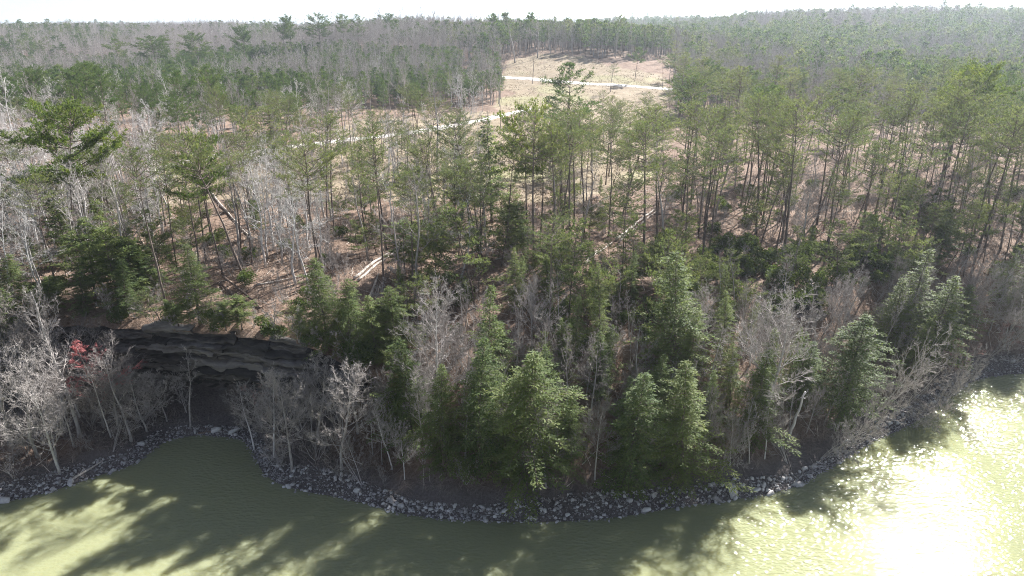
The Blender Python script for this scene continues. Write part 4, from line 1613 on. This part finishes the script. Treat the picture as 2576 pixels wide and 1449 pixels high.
# thin trees behind the middle slope
scatter([('pine', 8), ('bare', 2)], [(1330, 700), (1340, 560), (1500, 520), (1690, 540), (1690, 660), (1600, 720), (1480, 700)], 22, {**HR, 'pine': (15, 23)}, 'among the middle trunks', D, 2.3)
scatter([('pine', 8), ('umbrella', 2)], [(1380, 520), (1400, 430), (1560, 400), (1690, 420), (1690, 520), (1500, 520)], 16, {**HR, 'pine': (11, 17)}, 'at the field edge east of centre', D, 3)
# middle and west woods
scatter([('pine', 6), ('bare', 4), ('pale', 1)], [(860, 740), (880, 620), (1000, 560), (1230, 560), (1290, 640), (1250, 740), (1080, 760), (950, 780)], 20, {**HR, 'pine': (14, 21)}, 'around the parallel logs', D, 2.2)
scatter([('pine', 6), ('bare', 3), ('pale', 3)], [(450, 760), (470, 600), (560, 540), (850, 550), (860, 700), (740, 760), (600, 800)], 34, {**HR, 'pine': (15, 22)}, 'around the bright fallen log', D, 2.0)
scatter([('pine', 2), ('bare', 6), ('pale', 4)], [(-120, 760), (-100, 560), (200, 520), (440, 540), (440, 720), (300, 800), (0, 800)], 64, {**HR, 'pine': (12, 17)}, 'in the western woods', D, 2.4)
scatter([('pine', 1.2), ('bare', 5), ('pale', 6), ('cedar', 1)], [(-160, 560), (-160, 400), (200, 390), (420, 425), (450, 500), (300, 530), (0, 550)], 92, {**HR, 'pine': (11, 16)}, 'in the woods behind the big round pine', D, 2.8)
scatter([('bare', 4), ('pale', 4), ('loblolly', 3), ('cedar', 1)], [(-180, 395), (-200, 315), (300, 320), (680, 325), (640, 372), (440, 400), (200, 385)], 84, HR, 'west of the gravel road', D, 3.4)
scatter([('pine', 4), ('bare', 4), ('plated', 2)], [(560, 540), (600, 450), (900, 420), (1200, 440), (1220, 540), (900, 560), (700, 560)], 15, {**HR, 'pine': (9, 14), 'bare': (9, 15), 'cedar': (3, 6)}, 'along the near edge of the field', D, 3)
scatter([('bare', 4), ('pale', 2), ('loblolly', 2), ('cedar', 1)], [(690, 345), (700, 300), (900, 268), (1100, 255), (1255, 240), (1265, 280), (1100, 295), (900, 320)], 30, {**HR, 'loblolly': (9, 15)}, 'behind the gravel road', D, 3)
scatter([('pine', 4), ('bare', 5), ('pale', 3), ('plated', 2)], [(430, 560), (470, 430), (800, 385), (1230, 350), (1240, 540), (900, 560), (600, 580)], 84, {**HR, 'pine': (12, 19), 'bare': (10, 17), 'pale': (10, 16), 'plated': (4, 8)}, 'between the gravel road and the logs', D, 2.6)
scatter([('pine', 5), ('bare', 2), ('plated', 2)], [(1290, 540), (1300, 380), (1500, 330), (1690, 330), (1690, 540)], 22, {**HR, 'pine': (9, 15), 'bare': (8, 13), 'plated': (4, 8)}, 'on the east half of the field', D, 3.0)
scatter([('bare', 4), ('pale', 3), ('loblolly', 2)], [(380, 400), (400, 345), (650, 300), (860, 295), (900, 335), (700, 360), (500, 385)], 42, {**HR, 'bare': (11, 17), 'loblolly': (9, 14)}, 'behind the west road end', D, 2.6)
# trees on the shore slopes
scatter([('bare', 4), ('fan', 4), ('hemlock', 2.4), ('brush', 3), ('leaner', 2)], [(960, 1240), (960, 960), (1250, 880), (1600, 900), (1850, 900), (2000, 960), (1990, 1190), (1780, 1225), (1400, 1275), (1100, 1270)], 92, {**HR, 'hemlock': (7, 12), 'bare': (7, 12), 'fan': (7, 11)}, 'on the steep shore slope', D, 1.9, edge_min=3.2)
scatter([('bare', 4), ('fan', 3), ('hemlock', 2), ('brush', 3), ('leaner', 4)], [(2000, 1180), (2010, 900), (2150, 760), (2400, 720), (2640, 740), (2640, 920), (2420, 940), (2280, 1050), (2120, 1140)], 60, {**HR, 'hemlock': (6, 12), 'bare': (6, 11), 'fan': (6, 10)}, 'on the eastern bank', D, 2.0, lean=(0.12, 0.05), edge_min=3.6)
scatter([('bare', 4), ('fan', 3), ('brush', 5), ('leaner', 2)], [(-80, 1240), (-80, 960), (100, 930), (400, 1000), (420, 1090), (330, 1150), (150, 1215)], 48, {**HR, 'bare': (8, 13), 'fan': (8, 12), 'brush': (3, 6)}, 'on the western bank below the cliff', D, 1.8)
scatter([('bare', 3), ('fan', 3), ('brush', 4)], [(660, 1180), (640, 1080), (720, 1000), (960, 960), (980, 1230), (830, 1235)], 16, {**HR, 'bare': (6, 10), 'fan': (6, 9)}, 'on the point by the cove', D, 1.8)
# evergreen bushes
scatter([('shrub', 1)], [(1360, 900), (1380, 770), (1500, 740), (1640, 740), (1640, 900), (1500, 930)], 26, HR, 'on the lower middle slope', D, 1.4)
scatter([('shrub', 6), ('cedar', 1)], [(1700, 850), (1720, 640), (1900, 600), (2180, 610), (2300, 700), (2150, 800), (1950, 850)], 62, {**HR, 'shrub': (1.6, 3.6), 'cedar': (3, 6)}, 'under the east pines', D, 1.8)
scatter([('shrub', 4), ('cedar', 1), ('brush', 3)], [(860, 860), (880, 700), (1000, 690), (1230, 720), (1230, 860), (1000, 900)], 24, {**HR, 'cedar': (3, 5)}, 'above the cliff end', D, 1.6)
scatter([('shrub', 3), ('brush', 5), ('cedar', 2)], [(-60, 830), (-60, 640), (200, 600), (420, 640), (430, 800), (200, 840)], 34, {**HR, 'cedar': (3, 6)}, 'in the western thicket', D, 1.8)
scatter([('brush', 6), ('shrub', 2)], [(440, 830), (460, 640), (850, 620), (900, 850), (700, 870)], 30, HR, 'on the leaf slope above the cliff', D, 1.8)
scatter([('brush', 5), ('bare', 4), ('hemlock', 1.5), ('plated', 2)], [(980, 960), (1000, 800), (1240, 780), (1700, 780), (2050, 760), (2100, 900), (1850, 930), (1400, 950), (1150, 970)], 60, {**HR, 'brush': (3, 6), 'bare': (6, 10), 'hemlock': (5, 9), 'plated': (4, 8)}, 'at the top of the shore slope', D, 1.8)
scatter([('brush', 6), ('shrub', 2), ('redtwig', .6)], [(1240, 900), (1290, 640), (1480, 560), (1690, 560), (1690, 740), (1500, 760), (1360, 900)], 26, HR, 'on the middle leaf slope', D, 1.8)
scatter([('brush', 3), ('cedar', 1)], [(480, 540), (500, 440), (1200, 420), (1650, 440), (1690, 520), (1200, 540)], 26, {**HR, 'cedar': (2.5, 5), 'brush': (2, 4)}, 'by the field edge', D, 2.5)
scatter([('plated', 1.8), ('cedar', 0.8), ('brush', 4), ('shrub', 2)], [(-140, 720), (-140, 560), (200, 520), (440, 520), (860, 540), (860, 660), (440, 700), (200, 740)], 90, {**HR, 'cedar': (2.5, 7), 'brush': (3, 6)}, 'below the tall western trunks', D, 1.7)
scatter([('plated', 1.3), ('cedar', 0.7), ('brush', 4), ('shrub', 1)], [(860, 700), (870, 540), (1300, 530), (1690, 540), (1690, 640), (1330, 650), (1100, 720)], 70, {**HR, 'cedar': (2.5, 6), 'brush': (2.5, 5)}, 'below the middle trunks', D, 1.7)
scatter([('plated', 0.8), ('cedar', 0.6), ('brush', 5), ('shrub', 2), ('redtwig', .3)], [(1700, 690), (1700, 480), (2100, 470), (2600, 480), (2720, 720), (2300, 700), (2000, 720)], 120, {**HR, 'cedar': (2.5, 7), 'brush': (3, 6), 'shrub': (1.5, 3)}, 'below the east pine stand', D, 1.9)
scatter([('bare', 3), ('pale', 3)], [(-100, 560), (-100, 430), (300, 420), (480, 430), (560, 560), (300, 640), (0, 650)], 30, {**HR, 'bare': (8, 14), 'pale': (8, 14)}, 'leaning through the western woods', D, 2.2)
scatter([('plated', 4), ('hemlock', 2)], [(1290, 830), (1300, 680), (1480, 690), (1700, 700), (1750, 800), (1640, 900), (1420, 900)], 16, {**HR, 'cedar': (4, 8), 'hemlock': (5, 9)}, 'at the brink of the shore slope', D, 2.2)
scatter([('plated', 4), ('pine', 3), ('umbrella', 2)], [(2150, 730), (2150, 600), (2400, 590), (2650, 600), (2650, 720), (2400, 710)], 22, {**HR, 'cedar': (4, 8), 'pine': (9, 14)}, 'above the eastern bank', D, 2.4)
scatter([('plated', 1)], [(-100, 800), (-100, 560), (200, 500), (440, 520), (440, 780), (200, 830)], 18, {**HR, 'plated': (4.5, 9)}, 'in the western woods', D, 2.4)
scatter([('plated', 1)], [(850, 730), (860, 560), (1000, 520), (1300, 520), (1310, 700), (1100, 760)], 10, {**HR, 'plated': (6, 11)}, 'in the woods above the pale fan tree', D, 2.4)
scatter([('plated', 1)], [(1340, 720), (1350, 560), (1690, 560), (1690, 720)], 5, {**HR, 'plated': (6, 11)}, 'around the double pale logs', D, 2.4)
scatter([('plated', 1)], [(1700, 790), (1710, 580), (2000, 560), (2330, 580), (2330, 720), (2000, 780)], 10, {**HR, 'plated': (6, 12)}, 'in front of the east pine stand', D, 2.6)
# young pines behind the road, nearest rows
scatter([('plantation', 6), ('bare', 0.5), ('pale', 0.5)], [(-150, 345), (-150, 255), (300, 245), (800, 232), (1240, 205), (1262, 250), (1000, 272), (860, 305), (700, 345), (500, 350)], 270, {**HR, 'plantation': (9, 15)}, 'front of the young pine belt', D, 3.0)
scatter([('pine', 3), ('loblolly', 3), ('bare', 2)], [(1545, 195), (1600, 190), (1680, 200), (1850, 215), (1850, 285), (1700, 285), (1690, 235), (1600, 205)], 30, {**HR, 'loblolly': (11, 17)}, 'beside the upper gravel road', D, 3.0)

# ------------------------------------------------------------------ the far woods, one mass
def merged(kind, k):
    t, c, H = PROTO[kind][k]
    acc = Acc()
    mats = []
    for me in (t, c):
        co = np.empty(len(me.vertices) * 3, np.float32)
        me.vertices.foreach_get('co', co)
        nl = len(me.loops)
        li = np.empty(nl, np.int32)
        me.loops.foreach_get('vertex_index', li)
        ls = np.empty(len(me.polygons), np.int32)
        me.polygons.foreach_get('loop_start', ls)
        mi = np.empty(len(me.polygons), np.int32)
        me.polygons.foreach_get('material_index', mi)
        tot = np.diff(np.r_[ls, nl])
        tint = np.empty(len(me.vertices), np.float32)
        me.attributes['tint'].data.foreach_get('value', tint)
        base = len(mats)
        mats += list(me.materials)
        first = True
        for m in np.unique(mi):
            tri = ls[(tot == 3) & (mi == m)]
            qd = ls[(tot == 4) & (mi == m)]
            T = np.stack([li[tri], li[tri + 1], li[tri + 2]], -1) if len(tri) else None
            Q = np.stack([li[qd], li[qd + 1], li[qd + 2], li[qd + 3]], -1) if len(qd) else None
            if first:
                off = acc.n
                acc.add(co.reshape(-1, 3), T, Q, tint, base + int(m))
                first = False
            else:
                if T is not None:
                    acc.t.append(T + off)
                    acc.tm.append(np.full(len(T), base + int(m), np.int32))
                if Q is not None:
                    acc.q.append(Q + off)
                    acc.qm.append(np.full(len(Q), base + int(m), np.int32))
    return acc.mesh('woodland_tree', mats), H


LOW = {}
LOW['farpine'] = [pine_tree(500 + k, 16, crown=0.62, spread=0.19, nwh=9, flat=0.35, asc=0.2, needle=0.75, nw=0.30, per=3, mat=M_LOB, stubs=0, dens=0.45) for k in range(3)]
LOW['fargreen'] = [pine_tree(520 + k, 18, crown=0.5, spread=0.2, nwh=8, flat=0.2, asc=0.15, needle=0.7, nw=0.26, per=3, mat=M_PINE, stubs=4, dens=0.45) for k in range(2)]
LOW['farbare'] = [bare_tree(540 + k, 18, first=0.35, spread=0.27, nl1=13, up=0.5, dens=0.7, tw=0.085) for k in range(4)]
for k_, v_ in LOW.items():
    PROTO[k_] = [(t, c, {'farpine': 16, 'fargreen': 18, 'farbare': 18}[k_]) for t, c in v_]

lib = bpy.data.collections.new('woodland_sources')      # not linked to the scene
order = []
for kind, n in (('farbare', 4), ('farpine', 3), ('fargreen', 2)):
    for k in range(n):
        me, H = merged(kind, k)
        ob = bpy.data.objects.new('woodland_%02d' % len(order), me)
        lib.objects.link(ob)
        order.append((kind, H))
IDX = {'farbare': [0, 1, 2, 3], 'farpine': [4, 5, 6], 'fargreen': [7, 8]}


def instancer(name, P, idx, scl, rot, kind='stuff', label=None):
    me = bpy.data.meshes.new(name)
    me.vertices.add(len(P))
    me.vertices.foreach_set('co', np.asarray(P, np.float32).ravel())
    for nm, ty, arr in (('idx', 'INT', np.asarray(idx, np.int32)), ('scl', 'FLOAT', np.asarray(scl, np.float32)), ('rot', 'FLOAT', np.asarray(rot, np.float32))):
        a = me.attributes.new(nm, ty, 'POINT')
        a.data.foreach_set('value', arr)
    o = link(name, me, kind=kind)
    ng = bpy.data.node_groups.new(name, 'GeometryNodeTree')
    ng.interface.new_socket('Geometry', in_out='INPUT', socket_type='NodeSocketGeometry')
    ng.interface.new_socket('Geometry', in_out='OUTPUT', socket_type='NodeSocketGeometry')
    nn = ng.nodes
    i = nn.new('NodeGroupInput')
    ou = nn.new('NodeGroupOutput')
    ci = nn.new('GeometryNodeCollectionInfo')
    ci.inputs['Collection'].default_value = lib
    ci.inputs['Separate Children'].default_value = True
    ci.inputs['Reset Children'].default_value = True
    ip = nn.new('GeometryNodeInstanceOnPoints')
    ip.inputs['Pick Instance'].default_value = True

    def na(nm, ty):
        a = nn.new('GeometryNodeInputNamedAttribute')
        a.data_type = ty
        a.inputs['Name'].default_value = nm
        return a.outputs['Attribute']
    cx = nn.new('ShaderNodeCombineXYZ')
    ng.links.new(na('rot', 'FLOAT'), cx.inputs[2])
    ng.links.new(i.outputs[0], ip.inputs['Points'])
    ng.links.new(ci.outputs[0], ip.inputs['Instance'])
    ng.links.new(na('idx', 'INT'), ip.inputs['Instance Index'])
    ng.links.new(cx.outputs[0], ip.inputs['Rotation'])
    ng.links.new(na('scl', 'FLOAT'), ip.inputs['Scale'])
    ng.links.new(ip.outputs[0], ou.inputs[0])
    md = o.modifiers.new('scatter', 'NODES')
    md.node_group = ng
    return o


def far_woods():
    # candidate feet, thinning out with distance
    Ps = []
    for y0, y1, sp in ((150, 330, 3.9), (330, 520, 4.3), (520, 800, 5.2), (800, 1300, 7.5), (1300, 2600, 12.0)):
        nx = int(2 * (y1 * 0.85 + 40) / sp)
        ny = int((y1 - y0) / sp)
        gx, gy = np.meshgrid(np.linspace(-(y1 * 0.85 + 40), y1 * 0.85 + 40, nx), np.linspace(y0, y1, ny))
        gx = gx.ravel() + rng.uniform(-sp * .55, sp * .55, gx.size)
        gy = gy.ravel() + rng.uniform(-sp * .55, sp * .55, gy.size)
        k = np.abs(gx) < gy * 0.80 + 40
        Ps.append(np.stack([gx[k], gy[k]], 1))
    P = np.vstack(Ps)
    x, y = P[:, 0], P[:, 1]
    z = terrain(x, y)
    u, v, dp = project((x, y, z))
    keep = ~in_poly(x, y, FIELD)
    far_enough = np.where(u < 1265, v < 268, np.where(u > 1690, v < 300, v < 150))
    keep &= far_enough
    # the clearing of the upper road
    wob = 34 * fbm(x / 14, y / 14, 19, 3)
    clear = (u + wob > 1256) & (u + wob < 1706) & (v > 148)
    clear |= (u > 1150) & (u < 1262) & (v > 165) & (rng.random(len(u)) < 0.45)
    keep &= ~clear
    T = np.array(TAKEN)
    x, y, z, u, v = x[keep], y[keep], z[keep], u[keep], v[keep]
    near = np.array([((T[:, 0] - a) ** 2 + (T[:, 1] - b) ** 2).min() < 4.0 for a, b in zip(x, y)]) if len(x) < 60000 else np.zeros(len(x), bool)
    x, y, z, u, v = x[~near], y[~near], z[~near], u[~near], v[~near]
    n = len(x)
    # what grows where
    patch = fbm(x / 55, y / 55, 61, 4) * 1.3
    belt = (u < 1260) & (v > 160 + 14 * np.sin(u / 170.0)) & (v < 268)
    rightw = u > 1690
    pg = np.where(belt, 0.80 + 0.6 * patch, np.where(rightw, 0.36 + 1.0 * patch, 0.10 + 0.45 * patch))
    pg = np.where((u > 1450) & (u <= 1690), 0.55 + 0.5 * patch, pg)
    pg = np.where((u >= 1262) & (u <= 1450), 0.2 + 0.5 * patch, pg)
    pg = np.where((u < 360) & (v < 130), 0.22 + 0.5 * patch, pg)
    g = rng.random(n) < pg
    gk = np.where(rng.random(n) < np.where(belt, 0.92, 0.6), 0, 1)
    idx = np.where(g, np.where(gk == 0, rng.integers(4, 7, n), rng.integers(7, 9, n)), rng.integers(0, 4, n))
    hgt = np.where(g, np.where(belt, rng.uniform(8, 13, n), rng.uniform(12, 18, n)), rng.uniform(12, 19, n))
    hgt = np.where((rng.random(n) < 0.05) & ~belt, hgt * 1.25, hgt)
    H0 = np.array([h for _, h in order])[idx]
    scl = hgt / H0
    print('far trees', n)
    instancer('far_woods', np.stack([x, y, z - 0.1], 1), idx, scl, rng.uniform(0, 6.28, n))


far_woods()

# ------------------------------------------------------------------ sticks and dead brush on the forest floor
def litter():
    acc = Acc()
    n = 5200
    x = rng.uniform(-75, 105, n)
    y = rng.uniform(56, 150, n)
    d = shore_dist(x, y)
    ok = (d > 3) & ~in_poly(x, y, FIELD) & ~((x < -12) & (np.abs(y - cliff_y(x) - 2) < 4))
    x, y = x[ok], y[ok]
    n = len(x)
    a = rng.uniform(0, 6.28, n)
    L = rng.uniform(0.5, 3.0, n)
    x2, y2 = x + np.cos(a) * L, y + np.sin(a) * L
    p0 = np.stack([x, y, terrain(x, y) + 0.05], 1)
    p1 = np.stack([x2, y2, terrain(x2, y2) + rng.uniform(0.03, 0.6, n)], 1)
    prisms(acc, p0, p1, rng.uniform(0.02, 0.06, n), rng.uniform(0.01, 0.03, n), 3, rng.random(n))
    link('fallen_branches', acc.mesh('fallen_branches', M_LOG), label='scattered sticks on the forest floor', kind='stuff')
    # thin upright stems and weeds
    acc = Acc()
    n = 17000
    x = rng.uniform(-85, 125, n)
    y = rng.uniform(56, 175, n)
    d = shore_dist(x, y)
    ok = (d > 2.5) & ~in_poly(x, y, FIELD) & ~((x < -12) & (np.abs(y - cliff_y(x) - 2) < 4))
    ok &= fbm(x / 9, y / 9, 71, 2) > -0.25
    x, y = x[ok], y[ok]
    n = len(x)
    base = np.stack([x, y, terrain(x, y) - 0.05], 1)
    for k in range(4):
        dr = norm(rng.normal(size=(n, 3)) * 0.45 + UP)
        tip = base + dr * rng.uniform(0.5, 3.0, (n, 1))
        ribbons(acc, base, tip, 0.04, rng.random(n))
        for q in range(2):
            s = base + (tip - base) * rng.uniform(0.4, 0.9, (n, 1))
            ribbons(acc, s, s + norm(dr + rng.normal(size=(n, 3)) * 0.6) * rng.uniform(0.3, 1.0, (n, 1)), 0.03, rng.random(n))
    # denser brush low on the banks
    n = 26000
    x = rng.uniform(-70, 90, n)
    y = rng.uniform(54, 100, n)
    d = shore_dist(x, y)
    ok = (d > 1.8) & (d < 10) & ~((x < -14) & (y - cliff_y(x) > -1.0)) & (fbm(x / 3.0, y / 3.0, 83, 3) > -0.12)
    x, y = x[ok], y[ok]
    n = len(x)
    base = np.stack([x, y, terrain(x, y) - 0.05], 1)
    lean_ = np.array((0.25, -0.5, 0.0))
    for k in range(4):
        dr = norm(rng.normal(size=(n, 3)) * 0.5 + UP * 0.9 + lean_)
        tip = base + dr * rng.uniform(0.4, 1.9, (n, 1))
        ribbons(acc, base, tip, 0.026, rng.random(n))
        s_ = base + (tip - base) * rng.uniform(0.4, 0.9, (n, 1))
        ribbons(acc, s_, s_ + norm(dr + rng.normal(size=(n, 3)) * 0.6) * rng.uniform(0.2, 0.8, (n, 1)), 0.02, rng.random(n))
    link('undergrowth', acc.mesh('undergrowth', M_BRUSH), label='thin leafless stems of undergrowth', kind='stuff')


litter()


def dry_grass():
    acc = Acc()
    lo = FIELD.min(0)
    hi = FIELD.max(0)
    n = 60000
    x = rng.uniform(lo[0], hi[0], n)
    y = lo[1] + (hi[1] - lo[1]) * rng.random(n) ** 1.6
    ok = in_poly(x, y, FIELD) & (fbm(x / 5, y / 5, 47, 3) > -0.1)
    x, y = x[ok], y[ok]
    n = len(x)
    base = np.stack([x, y, terrain(x, y) - 0.03], 1)
    for k in range(3):
        tip = base + norm(rng.normal(size=(n, 3)) * 0.5 + UP) * rng.uniform(0.15, 0.75, (n, 1))
        ribbons(acc, base + rng.normal(size=(n, 3)) * np.array((0.15, 0.15, 0)), tip, 0.12, rng.random(n))
    link('dry_grass', acc.mesh('dry_grass', M_STRAW), label='dry straw-coloured grass in the clearing', kind='stuff')


dry_grass()

# ------------------------------------------------------------------ labels: say which one
def ordinal(n):
    w = ['first', 'second', 'third', 'fourth', 'fifth', 'sixth', 'seventh', 'eighth', 'ninth', 'tenth', 'eleventh', 'twelfth']
    if n < 12:
        return w[n]
    s = 'th' if 10 <= (n + 1) % 100 <= 20 else {1: 'st', 2: 'nd', 3: 'rd'}.get((n + 1) % 10, 'th')
    return str(n + 1) + s


def write_labels():
    groups = {}
    for o, zone, desc in PLACED:
        if 'label' in o:
            o['group'] = {'hemlock_tree': 'hemlocks along the shore', 'cedar_tree': 'loose evergreens', 'pine_tree': 'standing pines', 'bare_tree': 'leafless trees'}.get(o.name.split('.')[0], 'shrubs')
            continue
        groups.setdefault((zone, desc), []).append(o)
    words_n = ['one', 'two', 'three']
    for (zone, desc), obs in groups.items():
        obs.sort(key=lambda o: project(o.location)[0])
        for i, o in enumerate(obs):
            h = o.scale.z
            others = [p.scale.z for p in obs]
            rel = sorted(others).index(h) / max(len(obs) - 1, 1)
            size = 'tall ' if rel > 0.7 else 'short ' if rel < 0.3 else ''
            if len(obs) == 1:
                o['label'] = ('only %s %s' % (desc, zone))
            else:
                o['label'] = '%s%s %s, %s from the left' % (size, desc, zone, ordinal(i))
            o['group'] = '%s %s' % (desc, zone)


write_labels()

# ------------------------------------------------------------------ the air
def haze():
    m, nt, out = new_mat('pale_air')
    v = N_(nt, 'ShaderNodeVolumePrincipled')
    v.inputs['Color'].default_value = (0.80, 0.89, 1.0, 1)
    v.inputs['Density'].default_value = 0.00016
    v.inputs['Anisotropy'].default_value = 0.5
    nt.links.new(v.outputs[0], out.inputs['Volume'])
    acc = Acc()
    x0, x1, y0, y1, z0, z1 = -5600, 5600, -400, 5200, -9, 95
    V = [(x0, y0, z0), (x1, y0, z0), (x1, y1, z0), (x0, y1, z0), (x0, y0, z1), (x1, y0, z1), (x1, y1, z1), (x0, y1, z1)]
    Q = [(3, 2, 1, 0), (4, 5, 6, 7), (0, 1, 5, 4), (1, 2, 6, 5), (2, 3, 7, 6), (3, 0, 4, 7)]
    acc.add(V, None, Q)
    link('haze', acc.mesh('haze', m), label='thin pale haze in the air', kind='stuff')


haze()
